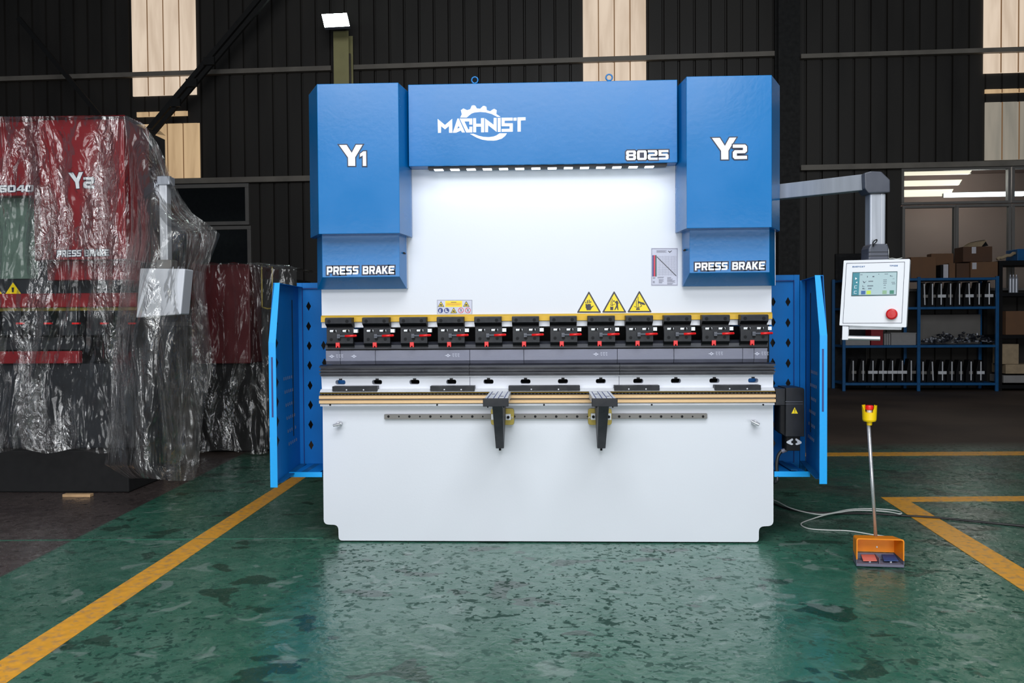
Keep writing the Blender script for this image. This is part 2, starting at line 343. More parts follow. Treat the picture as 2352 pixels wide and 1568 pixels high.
class MB:
    def __init__(s, fr=ID): s.bm = bmesh.new(); s.fr = fr; s.mi = 0
    def _f(s, vs):
        try: f = s.bm.faces.new(vs); f.material_index = s.mi; return f
        except ValueError: return None
    def hexa(s, a, b):      # two quads (4 points each, same order)
        va = [s.bm.verts.new(p) for p in a]; vb = [s.bm.verts.new(p) for p in b]; k = len(a)
        s._f(va); s._f(vb[::-1])
        for i in range(k): s._f([va[i], va[(i+1) % k], vb[(i+1) % k], vb[i]][::-1])
        return s
    def box(s, x0, x1, y0, y1, z0, z1):
        return s.hexa([(x0, y0, z0), (x1, y0, z0), (x1, y0, z1), (x0, y0, z1)], [(x0, y1, z0), (x1, y1, z0), (x1, y1, z1), (x0, y1, z1)])
    def pbox(s, px0, py0, px1, py1, yf, yb):     # front face spans the pixel box at depth yf
        fr = s.fr; pm, qm = (px0+px1)/2, (py0+py1)/2
        return s.box(X(px0, qm, yf, fr), X(px1, qm, yf, fr), yf, yb, Z(pm, py1, yf, fr), Z(pm, py0, yf, fr))
    def prism(s, pts, y0, y1):      # polygon in XZ
        return s.hexa([(p[0], y0, p[1]) for p in pts], [(p[0], y1, p[1]) for p in pts])
    def xprism(s, pts, x0, x1):     # polygon in YZ along x
        return s.hexa([(x0, p[0], p[1]) for p in pts], [(x1, p[0], p[1]) for p in pts])
    def cyl(s, p0, p1, r0, r1=None, seg=20):
        p0 = Vector(p0); p1 = Vector(p1); r1 = r0 if r1 is None else r1
        d = (p1-p0).normalized(); a = d.orthogonal().normalized(); b = d.cross(a)
        c = [(math.cos(2*PI*i/seg), math.sin(2*PI*i/seg)) for i in range(seg)]
        return s.hexa([p0+(a*x+b*y)*r0 for x, y in c], [p1+(a*x+b*y)*r1 for x, y in c])
    def tube(s, pts, r, seg=10, closed=False):
        pts = [Vector(p) for p in pts]; rings = []; prev = None; n_ = len(pts)
        for i, p in enumerate(pts):
            t = (pts[(i+1) % n_]-pts[i-1]) if closed else (pts[min(i+1, n_-1)]-pts[max(i-1, 0)])
            t.normalize()
            a = (prev - t*prev.dot(t)).normalized() if prev is not None else t.orthogonal().normalized()
            prev = a; b = t.cross(a); rr = r(i/(n_-1)) if callable(r) else r
            rings.append([s.bm.verts.new(p+(a*math.cos(2*PI*k/seg)+b*math.sin(2*PI*k/seg))*rr) for k in range(seg)])
        m_ = n_ if closed else n_-1
        for i in range(m_):
            A, B = rings[i], rings[(i+1) % n_]
            for k in range(seg): s._f([A[k], A[(k+1) % seg], B[(k+1) % seg], B[k]])
        if not closed: s._f(rings[0][::-1]); s._f(rings[-1])
        return s
    def lathe(s, c, prof, seg=24, axis='Z'):
        c = Vector(c); rings = []
        for r_, h in prof:
            ring = []
            for k in range(seg):
                a = 2*PI*k/seg
                v = (r_*math.cos(a), r_*math.sin(a), h) if axis == 'Z' else (r_*math.cos(a), h, r_*math.sin(a))
                ring.append(s.bm.verts.new(c+Vector(v)))
            rings.append(ring)
        for A, B in zip(rings, rings[1:]):
            for k in range(seg): s._f([A[k], A[(k+1) % seg], B[(k+1) % seg], B[k]])
        s._f(rings[0][::-1]); s._f(rings[-1]); return s
    def build(s, name, mats, parent=None, smooth=False, bevel=0.0, bottom=None, **kw):
        o = link_bm(name, s.bm, mats, parent, smooth, s.fr.M, bottom=(parent is None) if bottom is None else bottom, bevel=bevel)
        if kw: setp(o, **kw)
        return o
def smooth_path(pts, k=6):
    pts = [Vector(p) for p in pts]; out = []
    for i in range(len(pts)-1):
        p0 = pts[max(i-1, 0)]; p1 = pts[i]; p2 = pts[i+1]; p3 = pts[min(i+2, len(pts)-1)]
        for j in range(k):
            t = j/k
            out.append(.5*((2*p1)+(-p0+p2)*t+(2*p0-5*p1+4*p2-p3)*t*t+(-p0+3*p1-3*p2+p3)*t**3))
    out.append(pts[-1]); return out
def rounded(pts, r, k=5):
    """round the corners of a polygon; pts = (x, z[, r])"""
    out = []; n_ = len(pts)
    for i in range(n_):
        p = Vector(pts[i][:2]); a = Vector(pts[i-1][:2]); b = Vector(pts[(i+1) % n_][:2]); rr = pts[i][2] if len(pts[i]) > 2 else r
        if rr <= 0: out.append(tuple(p)); continue
        da = (a-p); db = (b-p); rr = min(rr, da.length*.48, db.length*.48)
        s_ = p+da.normalized()*rr; e_ = p+db.normalized()*rr
        for j in range(k+1):
            t = j/k; out.append(tuple((1-t)**2*s_+2*t*(1-t)*p+t*t*e_))
    return out
def circle(cx, cz, r, k=20, sx=1): return [(cx+r*sx*math.cos(2*PI*i/k), cz+r*math.sin(2*PI*i/k)) for i in range(k)]
def fill_into(bm, loops, y_front, thick, offset=0.0, mi=0):
    """filled flat shape (outer loop and holes, XZ) as a solid from y_front back by thick"""
    cu = bpy.data.curves.new('tmp', 'CURVE'); cu.dimensions = '2D'; cu.fill_mode = 'BOTH'; cu.extrude = thick/2; cu.offset = offset
    for lp in loops:
        sp = cu.splines.new('POLY'); sp.points.add(len(lp)-1)
        for i, p in enumerate(lp): sp.points[i].co = (p[0], p[1], 0, 1)
        sp.use_cyclic_u = True
    o = bpy.data.objects.new('tmp', cu); me = bpy.data.meshes.new_from_object(o)
    me.transform(Matrix.Translation((0, y_front+thick/2, 0)) @ Matrix.Rotation(PI/2, 4, 'X'))
    k = len(bm.faces); bm.from_mesh(me); bm.faces.ensure_lookup_table()
    for f in bm.faces[k:]: f.material_index = mi
    bpy.data.objects.remove(o); bpy.data.curves.remove(cu); bpy.data.meshes.remove(me)
def pxloop(lp, y, fr=ID): return [(X(a, b, y, fr), Z(a, b, y, fr)) for a, b in lp]
def art(name, shapes, y, thick, mats, parent, fr=ID, offset=0.0, **kw):
    """shapes = list of (loops in pixels, material index)"""
    bm = bmesh.new()
    for lps, mi in shapes: fill_into(bm, [pxloop(l_, y, fr) for l_ in lps], y-thick*(0 if mi == 0 else .5*mi), thick, offset, mi)
    bm.transform(fr.M)
    o = link_bm(name, bm, mats, parent)
    if kw: setp(o, **kw)
    return o
def rect(a, b, c, d): return [(a, b), (c, b), (c, d), (a, d)]
def dup(o, parent=None, delta=None, ang=0.0):
    c = o.copy(); col.objects.link(c)
    if parent is not None or o.parent is not None: c.parent = parent if parent is not None else o.parent
    if delta is not None: c.matrix_basis = Matrix.Translation(Vector(delta)) @ o.matrix_basis @ Matrix.Rotation(ang, 4, 'Z')
    WM[c] = Matrix.Translation(Vector(delta or (0, 0, 0))) @ wm(o) @ Matrix.Rotation(ang, 4, 'Z')
    for ch in [x for x in o.children]: dup(ch, c)
    return c

# ------------------------------------------------------------------ block lettering
GL = {
 'P': ([(0, 0), (0, 1), (.85, 1), (1, .85), (1, .45), (.85, .3), (.28, .3), (.28, 0)], [(.28, .52), (.28, .78), (.7, .78), (.72, .74), (.72, .56), (.7, .52)]),
 'R': ([(0, 0), (0, 1), (.85, 1), (1, .86), (1, .5), (.88, .38), (.8, .36), (1.02, 0), (.7, 0), (.5, .34), (.28, .34), (.28, 0)], [(.28, .56), (.28, .78), (.72, .78), (.72, .56)]),
 'E': ([(0, 0), (0, 1), (1, 1), (1, .78), (.28, .78), (.28, .61), (.92, .61), (.92, .4), (.28, .4), (.28, .22), (1, .22), (1, 0)],),
 'S': ([(0, 0), (0, .22), (.7, .22), (.72, .24), (.72, .38), (.7, .4), (.15, .4), (0, .53), (0, .87), (.13, 1), (1, 1), (1, .78), (.3, .78), (.28, .76), (.28, .63), (.3, .61), (.87, .61), (1, .48), (1, .13), (.87, 0)],),
 'B': ([(0, 0), (0, 1), (.85, 1), (.97, .88), (.97, .6), (.9, .52), (1, .44), (1, .13), (.87, 0)], [(.28, .61), (.28, .79), (.7, .79), (.7, .61)], [(.28, .21), (.28, .41), (.72, .41), (.72, .21)]),
 'A': ([(-.04, 0), (.32, 1), (.68, 1), (1.04, 0), (.74, 0), (.67, .2), (.33, .2), (.26, 0)], [(.41, .42), (.5, .72), (.59, .42)]),
 'K': ([(0, 0), (0, 1), (.28, 1), (.28, .64), (.65, 1), (1.03, 1), (.56, .54), (1.05, 0), (.68, 0), (.38, .38), (.28, .3), (.28, 0)],),
 'C': ([(.13, 0), (0, .13), (0, .87), (.13, 1), (1, 1), (1, .78), (.28, .78), (.28, .22), (1, .22), (1, 0)],),
 'T': ([(.36, 0), (.36, .78), (0, .78), (0, 1), (1, 1), (1, .78), (.64, .78), (.64, 0)],),
 'Y': ([(0, 1), (.32, 1), (.53, .62), (.72, 1), (1, 1), (.67, .4), (.67, 0), (.37, 0), (.37, .4)],),
 '0': ([(.13, 0), (0, .13), (0, .87), (.13, 1), (.87, 1), (1, .87), (1, .13), (.87, 0)], [(.28, .22), (.28, .78), (.72, .78), (.72, .22)]),
 '8': ([(.12, 0), (0, .13), (0, .44), (.07, .52), (0, .6), (0, .88), (.12, 1), (.88, 1), (1, .88), (1, .6), (.93, .52), (1, .44), (1, .13), (.88, 0)], [(.28, .61), (.28, .79), (.72, .79), (.72, .61)], [(.28, .21), (.28, .41), (.72, .41), (.72, .21)]),
 '5': ([(0, 0), (0, .22), (.7, .22), (.72, .24), (.72, .38), (.7, .4), (0, .4), (0, 1), (1, 1), (1, .78), (.28, .78), (.28, .62), (.87, .62), (1, .49), (1, .13), (.87, 0)],),
 '6': ([(.13, 0), (0, .13), (0, .87), (.13, 1), (.95, 1), (.95, .78), (.28, .78), (.28, .62), (.87, .62), (1, .49), (1, .13), (.87, 0)], [(.28, .22), (.28, .41), (.72, .41), (.72, .22)]),
 '4': ([(.6, 0), (.6, .2), (0, .2), (0, .42), (.45, 1), (.88, 1), (.88, .4), (1, .4), (1, .2), (.88, .2), (.88, 0)], [(.28, .4), (.6, .8), (.6, .4)]),
 '1': ([(.45, 0), (.45, .72), (0, .62), (0, .84), (.55, 1), (1, 1), (1, 0)],),
}
GL['2'] = ([(1-a, b) for a, b in GL['S'][0]],)
def lettering(name, text, quad, y, mats, parent, widths=None, gap=.14, out=.0045, thick=.0012, fr=ID, **kw):
    """text set inside a pixel quad (TL, TR, BR, BL)"""
    tl, tr, br, bl = quad; ws = [(widths or {}).get(ch, .5 if ch == ' ' else (.5 if ch == '1' else 1)) for ch in text]
    tot = sum(ws)+gap*(len(text)-1); x = 0; bm = bmesh.new(); outs = []
    for ch, w_ in zip(text, ws):
        if ch != ' ':
            lps = []
            for lp in GL[ch]:
                L = []
                for a, b in lp:
                    u = (x+a*w_)/tot; v = b
                    top = (tl[0]+(tr[0]-tl[0])*u, tl[1]+(tr[1]-tl[1])*u); bot = (bl[0]+(br[0]-bl[0])*u, bl[1]+(br[1]-bl[1])*u)
                    p = (bot[0]+(top[0]-bot[0])*v, bot[1]+(top[1]-bot[1])*v)
                    L.append((X(p[0], p[1], y, fr), Z(p[0], p[1], y, fr)))
                lps.append(L)
            if out: fill_into(bm, lps[:1], y-thick, thick, out, 1)
            fill_into(bm, lps, y-thick*2, thick, 0, 0)
        x += w_+gap
    bm.transform(fr.M)
    o = link_bm(name, bm, mats, parent)
    if kw: setp(o, **kw)
    return o

# ================================================================== THE HALL
f = MB(); f.box(-32, 32, -20, 20, -.1, 0); f.build('floor', 'floor', kind='structure')
def floor_strip(name, corners, z=.002, m='line'):
    b = MB(); g = [G(*c) for c in corners]
    b.hexa([(p.x, p.y, .0005) for p in g], [(p.x, p.y, z) for p in g]); return b.build(name, m, kind='structure')
floor_strip('trim_1', [(0, 1518), (15, 1568), (701, 1097), (668, 1097)])
_a, _b = G(668, 1097), G(701, 1097); _d = (_a-G(0, 1518)).normalized(); b = MB()
_q = [_a, _b, _b+_d*.75, _a+_d*.75]; b.hexa([(p.x, p.y, .0005) for p in _q], [(p.x, p.y, .0021) for p in _q]); b.build('trim_2', 'line', kind='structure')
_a, _b = G(0, 1518), G(15, 1568); _q = [_a-_d*2, _b-_d*2, _b, _a]; b = MB(); b.hexa([(p.x, p.y, .0005) for p in _q], [(p.x, p.y, .0021) for p in _q]); b.build('trim_3', 'line', kind='structure')
_a, _b = G(-200, 1243), G(742, 1236); b = MB(); b.hexa([(_a.x, _a.y, .0004), (_b.x, _b.y, .0004), (_b.x, _b.y+.006, .0004), (_a.x, _a.y+.006, .0004)], [(_a.x, _a.y, .0024), (_b.x, _b.y, .0024), (_b.x, _b.y+.006, .0024), (_a.x, _a.y+.006, .0024)]); b.build('trim_14', 'seam_green', kind='structure')
floor_strip('trim_4', [(2023, 1142), (2075, 1151.9), (2700, 1148), (2700, 1136.5)])
floor_strip('trim_5', [(2023, 1142), (2370, 1370), (2376, 1321), (2090, 1151.7)], .0026)
floor_strip('trim_6', [(1750, 1040.5), (1750, 1048), (2700, 1043), (2700, 1034.5)])

# the back wall of profiled sheet, pitch about 0.28 m, with openings left for the glazed office front
def sheet_wall(b, x0, x1, z0, z1, yf=0.0, depth=.035, pitch=.28):
    xs = []; k0 = math.floor(x0/pitch)-1; k1 = math.ceil(x1/pitch)+1; pts = []
    for k in range(k0, k1):
        c = k*pitch
        pts += [(c, 0), (c+pitch-.05, 0), (c+pitch-.035, depth), (c+pitch-.015, depth)]
    pts = [(min(max(x, x0), x1), y) for x, y in pts if x0-pitch < x < x1+pitch]
    prev = None
    for x, y in pts:
        v = (b.bm.verts.new((x, yf+y, z0)), b.bm.verts.new((x, yf+y, z1)))
        if prev is not None and x-prev[2] > 1e-5: b._f([prev[0], v[0], v[1], prev[1]])
        if prev is None or x-prev[2] > 1e-5: prev = (v[0], v[1], x)
xl = -28.0; xr = 12.0; H = 10.5
wx0 = X(2071, 500, 0, WF); wx1 = X(2352+160, 500, 0, WF); wz1 = Z(2200, 381, 0, WF); wz0 = Z(2200, 668, 0, WF)
lx1 = X(572, 500, 0, WF); lx0 = lx1-2.6; lz1 = Z(500, 417, 0, WF); lz0 = lz1-2.4
b = MB(WF)
sheet_wall(b, xl, lx0, 0, H); sheet_wall(b, lx0, lx1, lz1, H); sheet_wall(b, lx0, lx1, 0, lz0); sheet_wall(b, lx1, wx0, 0, H)
sheet_wall(b, wx0, wx1, wz1, H); sheet_wall(b, wx0, wx1, 0, wz0); sheet_wall(b, wx1, xr, 0, H)
b.build('wall_back', 'wall', kind='structure')
# purlins (horizontal sections) with gaps where the columns stand
def purlin(i, px0, px1, pyc, thick_px, m='purlin'):
    y = -.12; b = MB(WF); z = Z((px0+px1)/2, pyc, y, WF); h = thick_px/128/2
    x0, x1 = X(px0, pyc, y, WF), X(px1, pyc, y, WF)
    b.box(x0, x1, y, -.002, z-h, z+h); b.box(x0, x1, y, y+.006, z+h, z+h+.03)
    b.build('trim_%d' % i, m, kind='structure')
purlin(7, -60, 760, 171, 7); purlin(8, 812, 1785, 140, 7); purlin(9, 1840, 2500, 120, 6)
purlin(10, 385, 742, 414, 9); purlin(11, 1840, 2560, 379, 8)
# steel columns in front of the wall
def column(name, px0, px1, pyref, z1, m, depth=.3):
    y = -.42; b = MB(WF); x0, x1 = X(px0, pyref, y, WF), X(px1, pyref, y, WF); t = .014
    b.box(x0, x1, y, y+t, 0, z1); b.box(x0, x1, y+depth-t, y+depth, 0, z1); xm = (x0+x1)/2; b.box(xm-.006, xm+.006, y+t, y+depth-t, 0, z1)
    b.build(name, m, kind='structure', bevel=.002)
column('column_1', 766, 801, 130, Z(783, 71, -.42, WF), 'column'); column('column_2', 1788, 1837, 200, 9.4, 'black_column')
# a conduit beside the lamp column
b = MB(WF); x_ = X(806, 150, -.2, WF); b.cyl((x_, -.2, 3.5), (x_-.02, -.2, 6.2), .02, seg=10); b.build('trim_12', 'purlin', smooth=True, kind='structure')
# translucent sheets that let the daylight in
def skylight(i, px0, px1, pref, py_top, py_bot, m, z_top=None):
    y = -.03; b = MB(WF); x0, x1 = X(px0, pref, y, WF), X(px1, pref, y, WF); pm = (px0+px1)/2
    z0 = Z(pm, py_bot, y, WF); z1 = z_top if z_top else Z(pm, py_top, y, WF)
    n_ = 4; wdt = (x1-x0)/n_
    for k in range(n_):
        a = x0+k*wdt
        b.hexa([(a, y, z0), (a+wdt*.86, y, z0), (a+wdt*.93, y+.02, z0), (a+wdt, y, z0), (a+wdt, -.001, z0), (a, -.001, z0)],
               [(a, y, z1), (a+wdt*.86, y, z1), (a+wdt*.93, y+.02, z1), (a+wdt, y, z1), (a+wdt, -.001, z1), (a, -.001, z1)])
    o = b.build('window_%d' % i, m, kind='structure')
    for k in range(1, n_):
        a = x0+k*wdt; q = MB(WF); q.box(a-.012, a+.006, y-.004, y+.004, z0+.002, z1-.002); q.build('seam', 'rib_shade_brown', o)  # brown strips paint the rib shading that evenly glowing sheets lack
    return o
skylight(1, 303, 449, 100, None, 219, 'sky_cream', 8.5)
skylight(2, 1339, 1484, 100, None, 300, 'sky_cream', 8.5)
skylight(3, 2260, 2420, 100, None, 166, 'sky_cream', 8.5)
skylight(4, 313, 458, 330, 284, 414, 'sky_warm'); skylight(5, 314, 430, 265, 256, 267, 'sky_warm')
skylight(6, 2263, 2420, 300, 233, 366, 'sky_gray'); skylight(7, 2263, 2420, 215, 203, 212, 'sky_warm')

# office windows: aluminium frames, glass, and the room behind
def wframe(i, x0, x1, z0, z1, t=.06, y0=-.07, y1=.03, m='frame_gray'):
    b = MB(WF)
    b.box(x0, x1, y0, y1, z1-t, z1); b.box(x0, x1, y0, y1, z0, z0+t); b.box(x0, x0+t, y0, y1, z0+t, z1-t); b.box(x1-t, x1, y0, y1, z0+t, z1-t)
    o = b.build('window_%d' % i, m, kind='structure', bevel=.004)
    g = MB(WF); g.box(x0+t*.5, x1-t*.5, y0+.03, y0+.036, z0+t*.5, z1-t*.5); g.build('pane', 'glass', o)
    return o
def xw(p, q): return X(p, q, -.07, WF)
def zw(p, q): return Z(p, q, -.07, WF)
zt0, zt1 = zw(2200, 468), zw(2200, 384); zs1, zs0 = zw(2200, 470), zw(2200, 668)
wframe(8, xw(2071, 430), xw(2322, 430), zt0, zt1, .045); wframe(9, xw(2325, 430), xw(2500, 430), zt0, zt1, .045)
wframe(10, xw(2073, 550), xw(2198, 550), zs0, zs1, .045); wframe(11, xw(2195, 550), xw(2322, 550), zs0, zs1, .045, -.09, .0)
wframe(12, xw(2325, 550), xw(2500, 550), zs0, zs1, .045)
# far left window
wframe(13, xw(330, 470), xw(571, 470), zw(560, 516), zw(560, 421), .07); wframe(14, xw(330, 560), xw(576, 560), zw(560, 516)-1.9, zw(560, 518), .07)
b = MB(WF); b.box(lx0-.3, lx1+.3, 2.2, 2.25, 0, 4.2); b.build('wall_store', 'wrap_black', kind='structure')
# room behind the right-hand windows
b = MB(WF); rx0, rx1 = wx0-.6, wx1+1.5
b.box(rx0, rx1, 2.6, 2.65, .8, 5.0); b.box(rx0-.05, rx0, .1, 2.6, .8, 5.0); b.box(rx1, rx1+.05, .1, 2.6, .8, 5.0); b.box(rx0, rx1, .1, 2.6, 4.2, 4.25); b.box(rx0, rx1, .1, 2.6, .8, .85)
b.build('wall_office', 'office', kind='structure')
def reflection_bar(px0, px1, py, h_px, y, m, lab, sk=0):  # glowing bars behind the glass stand in for reflections on it
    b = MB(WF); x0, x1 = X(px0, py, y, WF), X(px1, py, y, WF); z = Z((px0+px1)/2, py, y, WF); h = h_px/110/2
    t = thing('reflection_bar', lab, 'light', WF.M @ Vector(((x0+x1)/2, y, z)), WF.ang, 'bars standing in for reflections in the office glass')
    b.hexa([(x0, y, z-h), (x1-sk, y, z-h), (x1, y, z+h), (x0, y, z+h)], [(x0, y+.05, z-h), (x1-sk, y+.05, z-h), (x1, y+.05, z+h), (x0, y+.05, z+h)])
    b.build('glow_bar', m, t)
    c = MB(WF); c.box(x0, x1, y+.05, y+.12, z-h*.6, z+h); c.build('bar_backing', 'frame_gray', t)
reflection_bar(2060, 2234, 396, 9, .9, 'tube', 'warm bar standing in for a skylight reflection in the office glass, topmost of the four', .06)
reflection_bar(2060, 2210, 420, 11, 1.0, 'tube', 'warm bar standing in for a skylight reflection in the office glass, second from the top', .06)
reflection_bar(2060, 2190, 443, 14, 1.1, 'tube', 'warm bar standing in for a skylight reflection in the office glass, lowest of the warm ones', .06)
reflection_bar(2170, 2352, 446, 9, .8, 'reflection_cool', 'cool white bar standing in for an LED string reflection, lowest in the office glass')
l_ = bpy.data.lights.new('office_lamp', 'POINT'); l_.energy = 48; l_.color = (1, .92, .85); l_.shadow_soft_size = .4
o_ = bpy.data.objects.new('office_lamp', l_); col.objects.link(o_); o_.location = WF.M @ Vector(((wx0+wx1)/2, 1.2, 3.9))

# diagonal steel braces near the wall
def brace(i, p, q, y, r):
    a, c = WF.hit(p[0], p[1], y), WF.hit(q[0], q[1], y); b = MB(WF); d = (c-a).normalized(); nrm = Vector((-d.z, 0, d.x))*r
    b.hexa([a-nrm, a+nrm, c+nrm, c-nrm], [v+Vector((0, r*1.6, 0)) for v in (a-nrm, a+nrm, c+nrm, c-nrm)]); b.build('beam_%d' % i, 'black_column', kind='structure')
brace(1, (318, 322), (640, -60), -.9, .042); brace(2, (336, 322), (660, -60), -.9, .036)
brace(3, (40, 40), (240, 280), -.9, .04)
b = MB(WF)
for px_, py_ in ((402, 236), (440, 190), (480, 140)):
    c = WF.hit(px_, py_, -.93); b.box(c.x-.1, c.x+.1, -.95, -.9, c.z-.07, c.z+.07)
b.build('trim_13', 'black_column', kind='structure')

# floodlight on the column
t = thing('floodlight', 'square white floodlight glowing above the pale column behind the blue machine', 'light', WF.M @ WF.hit(770, 48, -.7), WF.ang)
y0 = -1.0; A = [WF.hit(738, 33, y0+.35), WF.hit(797, 30, y0+.35), WF.hit(804, 60, y0), WF.hit(745, 63, y0)]
A = [Vector(v) for v in A]; nn = ((A[1]-A[0]).cross(A[3]-A[0])).normalized()
if nn.y > 0: nn = -nn
b = MB(WF); b.hexa([v-nn*.002 for v in A], [v-nn*.05 for v in A]); b.build('lamp_housing', 'dark_gray', t, bevel=.004)
cc = sum(A, Vector())/4; b = MB(WF); b.hexa([cc+(v-cc)*.97+nn*.004 for v in A], [cc+(v-cc)*.97-nn*.001 for v in A]); b.build('lens', 'lamp', t)
b = MB(WF); b.box(cc.x+.0, cc.x+.04, cc.y+.05, -.40, cc.z-.02, cc.z+.02); b.build('bracket', 'dark_gray', t)

# ================================================================== THE PRESS BRAKE
PB = thing('press_brake', 'large blue and white press brake with open side guards, centre of the floor', 'machine', (0, .3, 0))
# bed plate with its slotted top edge
YB = 0.0
def pxy(x, y, yy=YB): return (X(x, y, yy), Z(x, y, yy))
bm = bmesh.new()
outline = [(738, 862, 0), (1776, 859, 0), (1776, 930, 0), (1776.5, 1207, 12), (1743, 1209, 12), (1743, 1244.5, 9), (778, 1241, 9), (777, 1205, 12), (743.5, 1204, 12), (741, 930, 0)]
ol = rounded([pxy(a, b_)+((r_/413),) for a, b_, r_ in outline], 0)
# never below the floor
ol = [(x, max(z, .004)) for x, z in ol]
slots = []
sx = [782+(1729-782)*i/11 for i in range(12)]; sx = [782, 866, 952, 1036.5, 1122, 1207, 1293, 1380, 1466, 1552.5, 1641, 1730]
for i, px_ in enumerate(sx):
    py_ = 877.8-4.2*(i/11); slots.append(rounded([pxy(px_-11.5, py_-5.2), pxy(px_+11.5, py_-5.2), pxy(px_+11.5, py_+5.2), pxy(px_-11.5, py_+5.2)], 5.1/413, 6))
fill_into(bm, [ol]+slots, YB, .06)
link_bm('bed_plate', bm, 'white', PB, bevel=0)
# small tabs above the slots and vertical seams
for i, px_ in enumerate(sx):
    b = MB(); b.pbox(px_-3.5, 869.5-4.2*i/11, px_+3.5, 872.5-4.2*i/11, -.006, 0); b.build('wedge_screw', 'dark', PB)
for px_ in (1079.5, 1422):
    b = MB(); b.pbox(px_-.7, 864, px_+.7, 899, -.001, .001); b.build('seam', 'line_gray', PB)
b = MB(); b.pbox(739, 862, 1776, 864.6, -.012, .0); b.build('bed_lip', 'silver', PB, bevel=.001)
# added dark plate blackens the slots; side frames show at the ends
xA, xB = -1.10, 1.10
b = MB(); b.box(xA-.04, xB+.04, .22, .26, .12, 1.20); b.build('dark_backing', 'dark', PB)
for s_ in (-1, 1):
    b = MB(); xx = s_*1.155
    b.hexa([(xx-.025, .07, .05), (xx-.025, 1.45, .05), (xx-.025, 1.45, 2.3), (xx-.025, .07, 2.3), (xx-.025, .07, 1.35), (xx-.025, .45, 1.25), (xx-.025, .45, 1.05), (xx-.025, .07, .98)],
           [(xx+.025, .07, .05), (xx+.025, 1.45, .05), (xx+.025, 1.45, 2.3), (xx+.025, .07, 2.3), (xx+.025, .07, 1.35), (xx+.025, .45, 1.25), (xx+.025, .45, 1.05), (xx+.025, .07, .98)])
    b.build('side_frame', 'guard_blue', PB)
# die with its ledges
prof = [(.055, Z(1257, 861, 0)), (-.03, Z(1257, 861, 0))]
for (p_, y_) in ((859, -.03), (859, -.012), (857.5, -.012), (857.5, -.045), (854, -.045), (852.5, -.02), (849.5, -.02), (849.5, -.05), (847, -.05), (846, -.018), (842, -.018), (842, -.05), (838.5, -.045), (835.5, -.02)):
    prof.append((y_, Z(1257, p_, y_)))
prof.append((.055, Z(1257, 835.5, 0)))
x0, x1 = X(738.5, 850, 0), X(1776, 850, 0)
b = MB(); b.xprism(prof, x0, X(1079, 850, 0)-.001); b.build('lower_die', 'dark_steel', PB)
b = MB(); b.xprism(prof, X(1079, 850, 0)+.001, X(1422, 850, 0)-.001); b.build('lower_die', 'dark_steel', PB)
b = MB(); b.xprism(prof, X(1422, 850, 0)+.001, x1); b.build('lower_die', 'dark_steel', PB)
# punches
yp = -.015
seams = [748, 781.5, 862, 1079, 1203, 1418, 1548, 1706, 1732, 1763]
for a_, c_ in zip(seams, seams[1:]):
    b = MB(); x0, x1 = X(a_, 815, yp)+.0009, X(c_, 815, yp)-.0009
    zt, zb = Z(1257, 802, yp), Z(1257, 834.5, yp)
    b.xprism([(yp, zt), (yp, zb+.02), (yp+.01, zb), (yp+.016, zb), (yp+.04, zb+.03), (yp+.045, zt)], x0, x1); b.build('punch', 'steel', PB, bevel=.0008)
b = MB(); x0, x1 = X(748, 795, yp), X(1763, 795, yp)
b.xprism([(-.022, Z(1257, 790, -.022)), (-.022, Z(1257, 799, -.022)), (.05, Z(1257, 799, -.022)), (.05, Z(1257, 783, -.022)), (.0, Z(1257, 783, -.02))], x0, x1); b.build('punch_holder', 'dark_steel', PB)
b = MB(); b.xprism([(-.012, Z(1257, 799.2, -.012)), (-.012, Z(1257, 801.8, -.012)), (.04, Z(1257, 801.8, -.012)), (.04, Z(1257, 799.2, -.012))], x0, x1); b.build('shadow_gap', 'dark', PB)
# engraved maker's marks on the punches
for px_, py_, tx in ((762, 818, 1), (813, 818, 0), (1029, 816, 1), (1369, 813, 1), (1634, 812, 1), (1739, 812, 1)):
    shp = [([[(px_-8, py_), (px_-3, py_-1), (px_, py_-4), (px_+3, py_-1), (px_+7, py_), (px_+3, py_+1.4), (px_, py_+4), (px_-3, py_+1.2)], [(px_-1.8, py_), (px_, py_-1.8), (px_+1.8, py_), (px_, py_+1.8)]], 0)]
    if tx:
        for k in range(3): shp += [([rect(px_+10+k*6, py_-4, px_+14+k*6, py_-3)], 0), ([rect(px_+10+k*6, py_-1, px_+13.5+k*6, py_)], 0), ([rect(px_+11+k*6, py_+2, px_+14+k*6, py_+3)], 0)]
    art('engraved_mark', shp, yp-.0006, .0012, 'plate_gray', PB)
# ram panel and strips
b = MB(); x0, x1 = X(738.8, 700, .01), X(1772, 700, .01); zg = Z(1255, 720.5, .01)
b.box(x0, x1, .01, .07, zg, 2.40); b.build('ram', 'white', PB)
b = MB(); b.xprism([(-.004, zg-.0005), (.06, zg-.0005), (.06, Z(1255, 736, -.012)), (-.012, Z(1255, 736, -.012)), (-.012, Z(1255, 724.5, -.012))], x0+.001, x1-.001); b.build('gold_strip', 'gold', PB)
b = MB(); z1_ = Z(1255, 737, .004); z0_ = Z(1255, 749, .004); b.box(X(739, 745, .004), X(1772, 745, .004), .004, .06, z0_, z1_); b.build('ram_edge', 'silver', PB)
